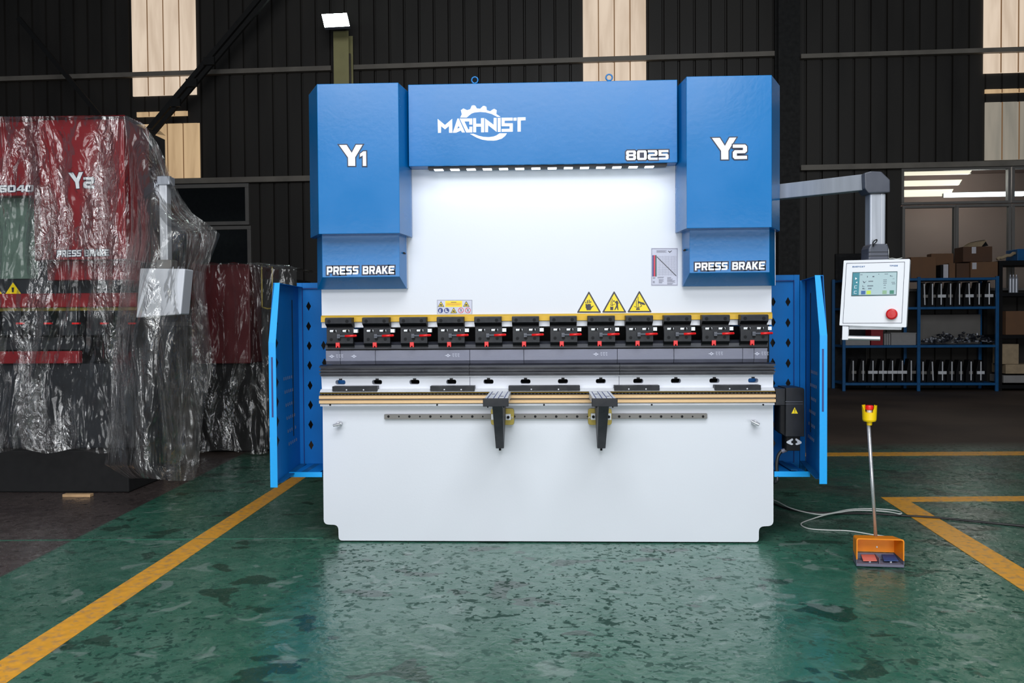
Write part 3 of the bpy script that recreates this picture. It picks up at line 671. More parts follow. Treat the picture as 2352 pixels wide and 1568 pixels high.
# header and led strip
YH = -.10
hx0, hx1 = X(938, 290, YH), X(1556, 290, YH); hz1, hz0 = Z(1247, 188.5, YH), Z(1247, 377.5, YH)
HD = MB().box(hx0, hx1, YH, .0085, hz0, hz1).build('header_cover', 'blue', PB, bevel=.003)
LS = MB().box(X(985, 381, -.05), X(1530, 381, -.05), -.085, -.035, hz0-.014, hz0-.0005).build('led_strip', 'black', PB)
for i in range(14):
    c = 1008+37.15*i; b = MB(); xa, xb = X(c-10, 380, -.06), X(c+10, 380, -.06); b.box(xa, xb, -.0875, -.04, hz0-.0175, hz0-.0145)
    b.build('led_lamp', 'led', LS)
a_ = area('led_strip_light', (X(1258, 380, -.06), -.062, hz0-.02), (X(1258, 380, -.06), -.045, hz0-1), 1.28, .03, .55, (.88, .96, 1.0), 2.4)
# lifting eyes
for px_, py_ in ((1090.5, 184), (1399, 178)):
    yy = -.04; cx_, cz_ = X(px_, py_, yy), Z(px_, py_, yy); b = MB(); k = 24
    b.tube([(cx_+.017*math.cos(2*PI*i/k), yy, cz_+.017*math.sin(2*PI*i/k)) for i in range(k)], .0042, 8, True)
    b.cyl((cx_, yy, hz1-.001), (cx_, yy, cz_-.016), .009, .006, 12); b.build('lifting_eye', 'blue', PB, smooth=True)
# cylinder covers: faceted boxes
def cover(fx0, fx1, ft, fb, ox0, ox1, yf, yb, name):
    """front face px fx0..fx1 x ft..fb at yf; folded back to ox0..ox1 at yb, then straight back to the ram"""
    pm, qm = (fx0+fx1)/2, (ft+fb)/2
    a0, a1, o0, o1 = X(fx0, qm, yf), X(fx1, qm, yf), X(ox0, qm, yb), X(ox1, qm, yb)
    z1, z0 = Z(pm, ft, yf), Z(pm, fb, yf)
    b = MB(); pl = [(a0, yf), (a1, yf), (o1, yb), (o1, .009), (o0, .009), (o0, yb)]
    b.hexa([(x, y, z0) for x, y in pl], [(x, y, z1) for x, y in pl])
    return b.build(name, 'blue', PB, bevel=.002), (a0, a1, z0, z1)
CL, q1 = cover(730, 916.5, 191.3, 536.3, 711, 942.5, -.24, -.035, 'cylinder_cover')
CR, q2 = cover(1577, 1772.5, 174, 523, 1553.5, 1791, -.24, -.035, 'cylinder_cover')
def lower_cover(ox0, ox1, oy1, ix0, ix1, iy1, ty):
    yf, yb = -.135, -.025; qm = 600; pm = (ox0+ox1)/2
    a0, a1, o0, o1 = X(ix0, qm, yf), X(ix1, qm, yf), X(ox0, qm, yb), X(ox1, qm, yb)
    z1, zi, zo = Z(pm, ty, yf), Z(pm, iy1, yf), Z(pm, oy1, yb-.005)
    b = MB(); V = [b.bm.verts.new(p) for p in ((a0, yf, z1), (a1, yf, z1), (a1, yf, zi), (a0, yf, zi), (o0, yb, z1), (o1, yb, z1), (o1, yb-.005, zo), (o0, yb-.005, zo), (o0, .009, z1), (o1, .009, z1), (o1, .009, zo), (o0, .009, zo))]
    for q in ((0, 1, 2, 3), (0, 3, 7, 4), (1, 5, 6, 2), (3, 2, 6, 7), (4, 7, 11, 8), (5, 9, 10, 6), (7, 6, 10, 11), (8, 11, 10, 9), (0, 4, 8, 9, 5, 1)): b._f([V[i] for i in q])
    return b.build('guide_cover', 'blue', PB, bevel=.0015)
GLc = lower_cover(729, 933.5, 663.5, 740, 917.5, 636, 534); GRc = lower_cover(1568.5, 1779.5, 656.5, 1584, 1767.5, 626, 521)
for px_, py_, par in ((928.5, 581, GLc), (1572.5, 574, GRc)):
    b = MB(); c = ID.hit(px_, py_, -.07); b.cyl((c.x, -.082, c.z), (c.x, -.04, c.z), .0045, seg=12); b.build('screw_hole', 'dark', par)
# thin pale flange edge beside each lower cover
for xx, pa in ((934.6, GLc), (1780.3, GRc)):
    b = MB(); b.pbox(xx-.9, 545 if xx < 1000 else 530, xx+.9, 662 if xx < 1000 else 655, -.012, .009); b.build('flange_edge', 'silver', pa)
wds = {'1': .62}
lettering('lettering', 'PRESS BRAKE', [(751, 612), (906, 610.5), (905.5, 628.5), (751, 631)], -.135, ['sign_white', 'outline'], GLc, out=.0065)
lettering('lettering', 'PRESS BRAKE', [(1596, 603.5), (1757, 600.5), (1756, 618.5), (1596, 621)], -.135, ['sign_white', 'outline'], GRc, out=.0065)
lettering('lettering', '8025', [(1438, 346), (1535, 344.5), (1535.5, 366.5), (1438, 368)], YH, ['sign_white', 'outline'], HD, out=.0065, gap=.10)
lettering('lettering', 'Y', [(779, 333), (833, 332.5), (834, 381), (780, 381)], -.24, ['sign_white', 'outline'], CL, out=.0055)
lettering('lettering', '1', [(827, 348), (841, 347.5), (841.5, 381), (827, 381)], -.242, ['sign_white', 'outline'], CL, out=.0055)
lettering('lettering', 'Y', [(1635, 317), (1691, 316), (1691, 366), (1636, 366.5)], -.24, ['sign_white', 'outline'], CR, out=.0055)
lettering('lettering', '2', [(1683, 332), (1715.5, 332), (1715.5, 365), (1683, 365.5)], -.242, ['sign_white', 'outline'], CR, out=.0055)
# the maker's logo on the header
LG = [[(228, 478), (380, 605), (530, 478), (536, 768), (465, 768), (462, 628), (382, 697), (300, 632), (298, 768), (235, 770)],
 [(545, 755), (640, 472), (668, 472), (796, 760), (735, 762), (712, 722), (615, 765), (548, 768)],
 [(685, 470), (948, 470), (948, 600), (885, 598), (885, 532), (785, 532), (865, 700), (885, 698), (888, 640), (948, 640), (948, 762), (822, 762)],
 [(965, 465), (1025, 465), (1028, 580), (1128, 580), (1128, 465), (1195, 462), (1195, 758), (1130, 758), (1130, 640), (1028, 640), (1028, 758), (965, 758)],
 [(1212, 468), (1390, 600), (1392, 458), (1455, 458), (1455, 750), (1278, 612), (1275, 755), (1212, 755)],
 [(1475, 458), (1537, 458), (1540, 750), (1477, 750)],
 [(1555, 455), (1788, 452), (1790, 515), (1620, 518), (1620, 570), (1790, 570), (1790, 745), (1558, 748), (1558, 688), (1723, 685), (1723, 632), (1558, 632)],
 [(1805, 455), (1870, 452), (1870, 515), (1805, 518)],
 [(1887, 448), (2055, 445), (2055, 508), (1955, 512), (1955, 743), (1888, 745)],
 [(697, 450), (730, 382), (710, 300), (762, 262), (840, 298), (905, 278), (935, 205), (980, 195), (1010, 205), (1042, 262), (1110, 268), (1165, 215), (1195, 208), (1240, 228), (1250, 298), (1320, 320), (1385, 275), (1410, 272), (1455, 298), (1448, 378), (1537, 438), (1470, 440), (1350, 378), (1230, 345), (1110, 335), (990, 348), (930, 370), (880, 410), (832, 452)],
 [(897, 790), (975, 788), (1080, 830), (1180, 852), (1290, 858), (1390, 845), (1450, 822), (1515, 778), (1668, 778), (1630, 835), (1560, 890), (1450, 925), (1390, 932), (1260, 928), (1150, 910), (1040, 870)]]
LGs = [([[(x/9.046+980, y/9.05+220) for x, y in lp]], 0) for lp in LG]
LGs[1][0].append([(635/9.046+980, 685/9.05+220), (660/9.046+980, 625/9.05+220), (685/9.046+980, 662/9.05+220)])
art('logo', LGs, YH-.001, .0015, 'logo_white', HD, label='white gear logo above the lettering MACHNIST')
# warning triangles with pictograms
def zl(pts, sx_=12.38, ox=1320, oy=660): return [(x/sx_+ox, y/sx_+oy) for x, y in pts]
def sign(tri, icon, name='warning_sign', par=PB, yy=.01, r=3.2, inset=.80, dy=1.6):
    bm = bmesh.new(); t_ = rounded([(X(a, b_, yy), Z(a, b_, yy)) for a, b_ in tri], r/413, 5)
    fill_into(bm, [t_], yy-.0012, .0014, 0, 0)
    cx_ = sum(p[0] for p in tri)/3; cy_ = sum(p[1] for p in tri)/3
    t2 = [(cx_+(a-cx_)*inset, cy_+(b_-cy_)*inset) for a, b_ in tri]
    fill_into(bm, [[(X(a, b_, yy), Z(a, b_, yy)) for a, b_ in t2]], yy-.0022, .0012, 0, 1)
    for lp in icon: fill_into(bm, [[(X(a, b_, yy), Z(a, b_, yy)) for a, b_ in lp]], yy-.003, .001, 0, 0)
    return link_bm(name, bm, ['sign_black', 'sign_yellow'], par)
T1 = zl([(404, 100), (757, 720), (58, 720)]); T2 = zl([(1120, 95), (1475, 715), (776, 715)]); T3 = zl([(1838, 85), (2195, 705), (1494, 708)])
hand = [zl([(308, 458), (335, 458), (345, 490), (365, 470), (455, 470), (465, 545), (520, 518), (550, 516), (500, 560), (450, 642), (342, 645), (330, 600), (312, 580)]),
        zl(rect(300, 408, 330, 436)), zl(rect(350, 360, 376, 452)), zl(rect(398, 348, 424, 448)), zl(rect(441, 386, 468, 438))]
sign(T1, hand)['label'] = 'yellow triangle with a black hand'
sign(T2, [zl([(1025, 370), (1037, 370), (1040, 490), (1028, 490)]), zl([(1055, 315), (1072, 315), (1075, 500), (1058, 500)]), zl([(1005, 485), (1055, 508), (1132, 462), (1140, 474), (1057, 524), (1005, 499)]),
          zl([(1010, 535), (1055, 555), (1095, 535), (1095, 642), (1010, 642)]), [(1410+1.9*math.cos(i*PI/6), 691.2+1.9*math.sin(i*PI/6)) for i in range(12)],
          zl([(1135, 420), (1165, 390), (1210, 370), (1252, 450), (1228, 468), (1244, 640), (1218, 640), (1195, 565), (1152, 640), (1124, 640), (1180, 510), (1172, 452)])])['label'] = 'yellow triangle with a person struck by a press'
sign(T3, [zl([(1740, 355), (1756, 355), (1758, 560), (1742, 560)]), zl([(1792, 262), (1810, 262), (1812, 580), (1794, 580)]), zl([(1685, 528), (1795, 570), (1900, 518), (1912, 530), (1798, 590), (1688, 545)]),
          zl([(1745, 592), (1850, 592), (1850, 637), (1745, 637)]), zl([(1805, 385), (1900, 418), (1960, 430), (2012, 485), (1980, 497), (1900, 480), (1850, 440), (1810, 460)]), zl([(1842, 452), (1858, 448), (1917, 522), (1902, 532)])])['label'] = 'yellow triangle with a hand under a press tool'
# small instruction plate
def zs(x, y): return (x/7.84+980, y/7.84+660)
def zs_(pts): return [zs(a, b_) for a, b_ in pts]
b_ = bmesh.new(); yy = .01
def fi(lps, d, mi): fill_into(b_, [[(X(p, q, yy), Z(p, q, yy)) for p, q in lp] for lp in lps], yy-d, .0009, 0, mi)
fi([zs_(rect(188, 224, 820, 476))], .001, 1); fi([zs_(rect(194, 232, 812, 474))], .0018, 0)
fi([zs_(rect(335, 240, 640, 350))], .0026, 2)
for k, (a, c) in enumerate(((440, 535), (350, 625), (355, 622), (350, 600))): fi([zs_(rect(a, 262+k*18, c, 262+k*18+(8 if k == 0 else 4)))], .0034, 3 if k == 0 else 5)
for cx_, ty, by in ((259, 245, 348), (714, 243, 346), (488, 360, 462)):
    fi([zs_([(cx_, ty), (cx_+58, by), (cx_-58, by)])], .0026, 3); fi([zs_([(cx_, ty+20), (cx_+42, by-9), (cx_-42, by-9)])], .0034, 2)
    fi([zs_([(cx_-18, ty+62), (cx_-4, ty+48), (cx_+16, ty+58), (cx_+22, by-14), (cx_+4, by-14), (cx_+2, ty+72), (cx_-12, by-16), (cx_-24, by-16)])], .0042, 3)
for cx_, sh in ((250, 0), (360, 1)):
    fi([zs_(circle(cx_, 414, 47))], .0026, 4); fi([zs_([(cx_-22, 400), (cx_+2, 386), (cx_+4, 448), (cx_-22, 448)] if sh == 0 else [(cx_-26, 384), (cx_-6, 384), (cx_, 420), (cx_+30, 434), (cx_+26, 446), (cx_-24, 444)])], .0034, 0)
for cx_ in (619, 743):
    fi([zs_(circle(cx_, 411, 51)), zs_(circle(cx_, 411, 41))], .0026, 5); fi([zs_([(cx_-34, 374), (cx_-28, 370), (cx_+34, 448), (cx_+28, 452)])], .003, 5)
    fi([zs_([(cx_-12, 430), (cx_-8, 385), (cx_+8, 385), (cx_+14, 400), (cx_+4, 432)])], .0036, 1)
link_bm('instruction_plate', b_, ['plate_gray', 'line_gray', 'sign_yellow', 'sign_black', 'sign_blue', 'sign_red'], PB)
# load chart plate
def zd(x, y): return (x/14.254+1470, y/14.254+560)
b_ = bmesh.new(); fi2 = lambda pts, d, mi: fi([[zd(*p) for p in pts]], d, mi)
fi2(rect(358, 132, 1245, 1374), .001, 0); fi([[zd(*p) for p in rect(378, 150, 1224, 1352)], [zd(*p) for p in rect(390, 164, 1212, 1336)]], .0018, 1)
fi2(rect(402, 370, 446, 1066), .0018, 4); fi2(rect(446, 370, 498, 1066), .0018, 5); fi2(rect(498, 370, 542, 1066), .0018, 6)
for k in range(12): fi2(rect(575, 400+k*54, 1185, 404+k*54), .0016, 1)
for k in range(13): fi2(rect(580+k*50, 400, 584+k*50, 1050), .0020, 1)
fi2([(540, 425), (556, 412), (1194, 1042), (1180, 1056)], .0030, 3)
for x0_, y0_, w_, n_ in ((540, 215, 330, 3), (415, 1095, 90, 2), (575, 1080, 210, 2), (615, 1160, 160, 3), (615, 1245, 120, 2), (890, 1090, 130, 2), (890, 1145, 180, 2), (890, 1195, 260, 3), (890, 1285, 190, 2), (415, 1215, 70, 3)):
    for k in range(n_): fi2(rect(x0_, y0_+k*26, x0_+w_*(1-.12*(k % 2)), y0_+k*26+12), .0022, 1)
fi2([(915, 232), (940, 222), (970, 262), (1030, 214), (1046, 226), (972, 292)], .0022, 3)
link_bm('load_chart_plate', b_, ['plate_gray', 'line_gray', 'sign_yellow', 'sign_black', 'sign_blue', 'sign_red', 'sign_green'], PB)

# ---- the twelve tool clamps
def make_clamp(cx, cz):
    """local design in pixels of the clamp centred at px 1120.5 (top 726, bottom 794) """
    yc = -.03; s = 1/411.5
    def P(dx, dy): return (cx+dx*s, cz-dy*s)      # dx, dy in px from the top centre
    b = MB()
    b.xprism([(-.06, cz), (-.075, cz-2*s), (-.075, cz-14*s), (-.068, cz-14.1*s), (.003, cz-14.1*s), (.003, cz)], cx-30.5*s, cx+30.5*s)
    c = b.build('clamp', 'black', PB, bevel=.0012)
    b = MB(); b.xprism([(-.0745, cz-14.2*s), (-.04, cz-21*s), (-.04, cz-24*s), (.003, cz-24*s), (.003, cz-14.2*s)], cx-30.4*s, cx+30.4*s); b.build('clamp_bevel', 'dark', c)  # blacker underside paints the shade beneath the upper block
    b = bmesh.new()
    sl = [rounded([P(x0_, 27), P(x0_+18, 27), P(x0_+18, 34.5), P(x0_, 34.5)], 3.4*s, 5) for x0_ in (-23.5, 6)]
    fill_into(b, [[P(-29, 24), P(31.5, 24), P(31.5, 59), P(-29, 59)]]+sl, -.052, .03)
    link_bm('clamp_plate', b, 'black', c)
    b = MB(); b.xprism([(-.052, cz-59*s), (-.035, cz-66*s), (-.035, cz-69*s), (.0, cz-69*s), (.0, cz-59*s)], cx-29*s, cx+31.5*s); b.build('clamp_foot', 'dark', c)  # same blacker tone paints shade under the lower plate
    for x0_ in (-23.5, 6):
        b = MB(); b.cyl((P(x0_+1.5, 0)[0], -.044, P(0, 30.8)[1]), (P(x0_+16.5, 0)[0], -.044, P(0, 30.8)[1]), .0072, seg=12); b.build('locating_pin', 'sign_white', c, smooth=False)
        b = MB(); p = P(x0_+12.5, 31.2); b.cyl((p[0], -.0528, p[1]), (p[0], -.03, p[1]), .0078, seg=14); b.build('slot_screw', 'dark', c)
    b = MB(); a = P(31.6, 27); e = P(41, 35); b.box(a[0], e[0], -.04, -.012, e[1], a[1]); b.build('end_block', 'sign_white', c, bevel=.0008)
    b = MB(); a = P(-3, 42.5); e = P(15, 42.5); b.cyl((a[0], -.062, a[1]), (e[0], -.062, e[1]), .0055, seg=12)
    a = P(-4, 38); e = P(3, 47); b.box(a[0], e[0], -.066, -.052, e[1], a[1]); b.build('lever_arm', 'dark_gray', c)
    b = MB(); a = P(14, 42.5); e = P(39, 41.6); b.cyl((a[0], -.062, a[1]), (e[0], -.062, e[1]), .0068, seg=14); b.lathe((e[0], -.062, e[1]), [(.0001, -.0068), (.0048, -.0048), (.0068, 0), (.0048, .0048), (.0001, .0068)], 14)
    b.build('lever_grip', 'red', c, smooth=True, label='red lever grip')
    b = MB(); p = P(-3.6, 57); bx = P(-8.2, 57); ex = P(1, 68.5); zt_ = P(0, 57)[1]; zb_ = P(0, 68.5)[1]; m0 = P(-5, 0)[0]; m1 = P(-2.2, 0)[0]; zm = P(0, 65.5)[1]
    b.prism([(bx[0], zt_), (bx[0], zb_), (m0, zb_), (m0, zm), (m1, zm), (m1, zb_), (ex[0], zb_), (ex[0], zt_)], -.058, -.035); b.build('release_button', 'red', c, bevel=.001, label='red release button')
    for dx, dy, r_, yf in ((-21, 8.5, 3.4, -.0765), (20, 8.5, 3.4, -.0765), (-18.5, 50, 3.2, -.0535), (.5, 50, 3.2, -.0535), (20.5, 50, 3.2, -.0535)):
        p = P(dx, dy); b = MB(); b.cyl((p[0], yf, p[1]), (p[0], yf+.006, p[1]), r_*s*1.15, seg=14)
        b.cyl((p[0], yf-.0006, p[1]), (p[0], yf+.001, p[1]), r_*s*.5, seg=6); b.build('screw', 'dark', c)
    return c
cs = [778, 862.5, 949, 1036.8, 1120.5, 1207, 1294.5, 1379.5, 1466.5, 1554, 1643, 1732]
xa = X(778, 728, -.06); xb = X(1732, 722, -.06); za = Z(778, 729.2, -.06); zb_c = Z(1732, 722.0, -.06)
zc = (za+zb_c)/2
c0 = make_clamp(xa, zc)
for i in range(1, 12): dup(c0, PB, delta=((xb-xa)*i/11, 0, 0))

# ---- front rail, brackets, linear guide
xr0, xr1 = X(733.5, 912, -.06), X(1781, 912, -.06)
def zr(p, y): return Z(1257, p, y)
b = MB(); b.xprism([(-.03, zr(892, -.03)), (-.055, zr(899, -.055)), (-.001, zr(899, -.055)), (-.001, zr(892, -.03))], xr0, xr1); b.build('rail_top', 'pale_alu', PB, bevel=.0008)
b = MB(); b.box(xr0+.002, xr1-.002, -.052, -.001, zr(906, -.052), zr(899.3, -.052)); RK = b.build('gear_rack', 'dark', PB)
b = MB(); n_ = 130
for i in range(n_):
    xx = xr0+.006+(xr1-xr0-.012)*i/n_; b.box(xx, xx+.006, -.055, -.052, zr(905, -.052), zr(902.5, -.052))
b.build('rack_teeth', 'dark_steel', RK)
b = MB(); b.xprism([(-.056, zr(900.4, -.056)), (-.060, zr(901.2, -.06)), (-.001, zr(901.2, -.06)), (-.001, zr(900.4, -.056))], xr0, xr1); b.build('rail_trim', 'gold', PB)
for a_, c_ in ((906.5, 915.2), (917.2, 926)):
    b = MB(); y_ = -.068; b.xprism([(y_+.006, zr(a_, y_)), (y_, zr(a_+1.5, y_)), (y_, zr(c_-1.2, y_)), (y_+.006, zr(c_, y_)), (-.001, zr(c_, y_)), (-.001, zr(a_, y_))], xr0, xr1); b.build('front_rail', 'beige', PB)
b = MB(); b.box(xr0+.004, xr1-.004, -.06, -.001, zr(917.3, -.06), zr(915.1, -.06)); b.build('rail_groove', 'dark_gray', PB)
b = MB(); b.box(xr0+.002, xr1-.002, -.055, -.001, zr(931.5, -.055), zr(926.2, -.055)); RB = b.build('rail_base', 'silver', PB, bevel=.001)
for px_ in (758.5, 1249.5, 1004, 1497, 1753):
    p = ID.hit(px_, 929.6-.3*(px_-733)/1000, -.056); b = MB(); b.cyl((p.x, -.0585, p.z), (p.x, -.054, p.z), .005, seg=12); b.build('bolt', 'dark', RB)
for a_, c_ in ((763, 866), (988, 1090), (1168, 1332), (1411, 1515), (1642, 1748)):
    b = MB(); dz = -3.2*((a_+c_)/2-733)/1047
    b.pbox(a_, 887.3+dz, c_, 898.5+dz, -.058, -.0005); o = b.build('rail_bracket', 'black', PB, bevel=.001)
    for k in (.32, .7):
        p = ID.hit(a_+(c_-a_)*k, 895.3+dz, -.058); q = MB(); q.cyl((p.x, -.060, p.z), (p.x, -.056, p.z), .004, seg=10); q.build('bracket_bolt', 'silver', o)
b = MB(); b.pbox(882.5, 950.5, 1624.5, 962.0, -.022, -.0005); o = b.build('linear_guide', 'frame_gray', PB, bevel=.002)
for i in range(31):
    px_ = 892+(1615-892)*i/30; p = ID.hit(px_, 956.3, -.024)
    b = MB(); b.cyl((p.x, -.0232, p.z), (p.x, -.0215, p.z), .0070 if i % 2 == 0 else .0045, seg=12); b.build('guide_hole', 'dark', o)
# sheet support arms
def support(xc, lx, name='sheet_support'):
    """xc = centre px of the front cap; extrusion reaches 0.45 m towards the viewer"""
    yf, ybk = -.50, -.072; w_ = .064; x = X(xc, 923, yf)
    zt_ = Z(xc, 915.2, yf)
    b = MB(); b.box(x-w_+.006, x+w_-.006, yf+.014, ybk, zt_-.034, zt_); e = b.build(name, 'pale_alu', PB, bevel=.002)
    for dx in (-.042, -.012, .012, .042):
        g = MB(); g.box(x+dx-.0022, x+dx+.0022, yf+.016, ybk-.001, zt_+.0002, zt_+.0012); g.build('t_slot', 'sign_blue', e)
    for dx, dy in ((-.028, -.17), (.025, -.30)):
        g = MB(); g.cyl((x+dx, (ybk+dy), zt_-.001), (x+dx, (ybk+dy), zt_+.0016), .009, seg=16); g.build('slot_nut', 'dark_gray', e)
    g = MB(); g.box(x-w_, x+w_, yf, yf+.014, zt_-.040, zt_+.001); g.build('end_cap', 'black', e, bevel=.002)
    for dx in (-.04, .04):
        g = MB(); g.cyl((x+dx, yf+.007, zt_-.040), (x+dx, yf+.007, zt_-.046), .0035, seg=10); g.build('cap_screw', 'dark', e)
    # tapered leg slanting back to the bed
    wt = .0265; y1, y2 = yf+.03, -.075; xt = X(lx[0], 932, y1); xb_ = X(lx[1], 1029, y2)
    z1, z2 = zt_-.038, Z(lx[1], 1029.5, y2)
    g = MB(); a = [(xt-wt, y1, z1), (xt+wt, y1, z1), (xt+wt, ybk, z1), (xt-wt, ybk, z1)]; c = [(xb_-.022, y2, z2), (xb_+.022, y2, z2), (xb_+.022, -.040, z2), (xb_-.022, -.040, z2)]
    g.hexa(a, c); g.build('support_leg', 'black', e, bevel=.002)
    g = MB(); g.cyl((xb_, -.056, z2-.014), (xb_, -.056, z2), .0065, seg=12); g.build('foot_screw', 'dark', e)
    return e
s1 = support(1138.5, (1142.5, 1148)); s2 = support(1389, (1387, 1381.5))
def carriage(px0, px1, blocks, par):
    b = MB(); xA_, xB_ = X(px0, 956, -.03), X(px1, 956, -.03); zA, zB = Z(px0, 975.5, -.03), Z(px0, 937.5, -.03)
    pts = rounded([(xA_, zA), (xB_, zA), (xB_, zB), (xA_, zB)], .016, 4); b.prism(pts, -.036, -.0265); c = b.build('bearing_plate', 'olive', par, bevel=.001)
    for p0, q0, p1, q1 in blocks:
        g = MB(); g.pbox(p0, q0, p1, q1, -.060, -.0365); g.build('bearing_block', 'sign_white', c, bevel=.0015)
    for p0, q0 in [((bb[0]+bb[2])/2, (bb[1]+bb[3])/2) for bb in blocks if bb[2]-bb[0] > 9]:
        q = ID.hit(p0, q0, -.06); g = MB(); g.cyl((q.x, -.068, q.z), (q.x, -.058, q.z), .008, seg=14); g.build('bearing_bolt', 'dark', c)
    q = ID.hit(px1-4.5 if px0 < 1200 else px0+4, 959.5, -.037); g = MB(); g.tube([(q.x+.005*math.cos(i), -.040, q.z+.006*math.sin(i)) for i in [k*PI/4 for k in range(8)]], .0015, 6, True); g.build('grease_nipple', 'chrome', c)
carriage(1127.5, 1181, [(1128, 951, 1134, 964), (1151.5, 954, 1160, 969), (1161.5, 951, 1173, 964.5)], s1)
carriage(1350.5, 1405, [(1357.5, 949.5, 1368, 964), (1369, 953, 1376, 967), (1392, 949.5, 1404, 964)], s2)
# latch knobs
for px_, py_, a in ((779, 973, .25), (1733, 970, -.45)):
    p = ID.hit(px_, py_, -.02); b = MB(); b.cyl((p.x, -.045, p.z), (p.x, -.0005, p.z), .013, .015, 18)
    d = Vector((math.cos(a), 0, math.sin(a)))*.026; b.cyl(Vector((p.x, -.046, p.z))-d*1.1, Vector((p.x, -.046, p.z))+d*.8, .007, .010, 12)
    b.build('lock_knob', 'chrome', PB, smooth=False, bevel=.002)

# ---- servo motor and its cable on the right
YS = -.05
b = MB(); b.pbox(1781.5, 892, 1804, 930.5, YS, .08); SM = b.build('servo_motor', 'black', PB, bevel=.002)
x0, x1, z0_, z1_ = X(1803, 950, YS), X(1845.5, 950, YS), Z(1824, 1001.5, YS), Z(1824, 889.5, YS)
b = MB(); b.prism(rounded([(x0, z0_, 0), (x1, z0_, 0), (x1, z1_, .018), (x0, z1_, .004)], 0), YS-.02, .10); b.build('motor_housing', 'black', SM, bevel=.003)
b = MB(); b.pbox(1804, 921.5, 1844, 923, YS-.0215, YS-.018); b.pbox(1804, 927, 1844, 928, YS-.0215, YS-.018); b.build('housing_ridge', 'dark_gray', SM)
b = MB(); p = [(X(1792.5, 960, YS+.01), Z(1800, 931, YS)), (x0+.002, Z(1800, 931, YS)), (x0+.002, Z(1800, 1001, YS)), (X(1793, 960, YS+.01), Z(1800, 994, YS))]; b.prism(p, YS+.005, .09); b.build('motor_flank', 'dark', SM)
b = MB(); b.pbox(1807, 1001.7, 1838, 1035, YS, .05); CN = b.build('cable_connector', 'dark', SM, bevel=.002)
def zc4(x, y): return (x/6.033+1770, y/6.033+870)
for pts in ([(222, 868), (280, 835), (300, 822), (312, 835), (308, 850), (285, 862), (288, 890), (308, 892), (312, 908), (290, 916), (250, 900), (222, 885)],
            [(428, 870), (372, 832), (352, 822), (343, 835), (348, 852), (368, 862), (372, 885), (350, 892), (346, 908), (362, 916), (400, 905), (428, 892)]):
    art('latch', [([[zc4(*q) for q in pts]], 0)], YS-.004, .004, 'silver', CN)
sign([(1825, 933.5), (1833.5, 950), (1816.5, 950)], [[(1824.6, 938.5), (1826.2, 938.5), (1825.6, 945.5), (1824.4, 945.5)], rect(1824.4, 946.5, 1825.8, 948)], 'warning_sticker', SM, YS-.02, .8, .86)
b = MB(); yy = .0
path = [ID.hit(a, c_, yy) for a, c_ in ((1808, 1033), (1797, 1035), (1789, 1043), (1785, 1056), (1784, 1075), (1785.5, 1092), (1783, 1106), (1776, 1118))]
path[-1].y = .12; b.tube(smooth_path(path, 5), .0095, 10); b.build('motor_cable', 'hose', SM, smooth=True)
b = MB(); b.cyl(ID.hit(1806, 1032.5, yy), ID.hit(1795, 1036.5, yy), .012, seg=12); b.build('cable_gland', 'gray_plastic', SM)

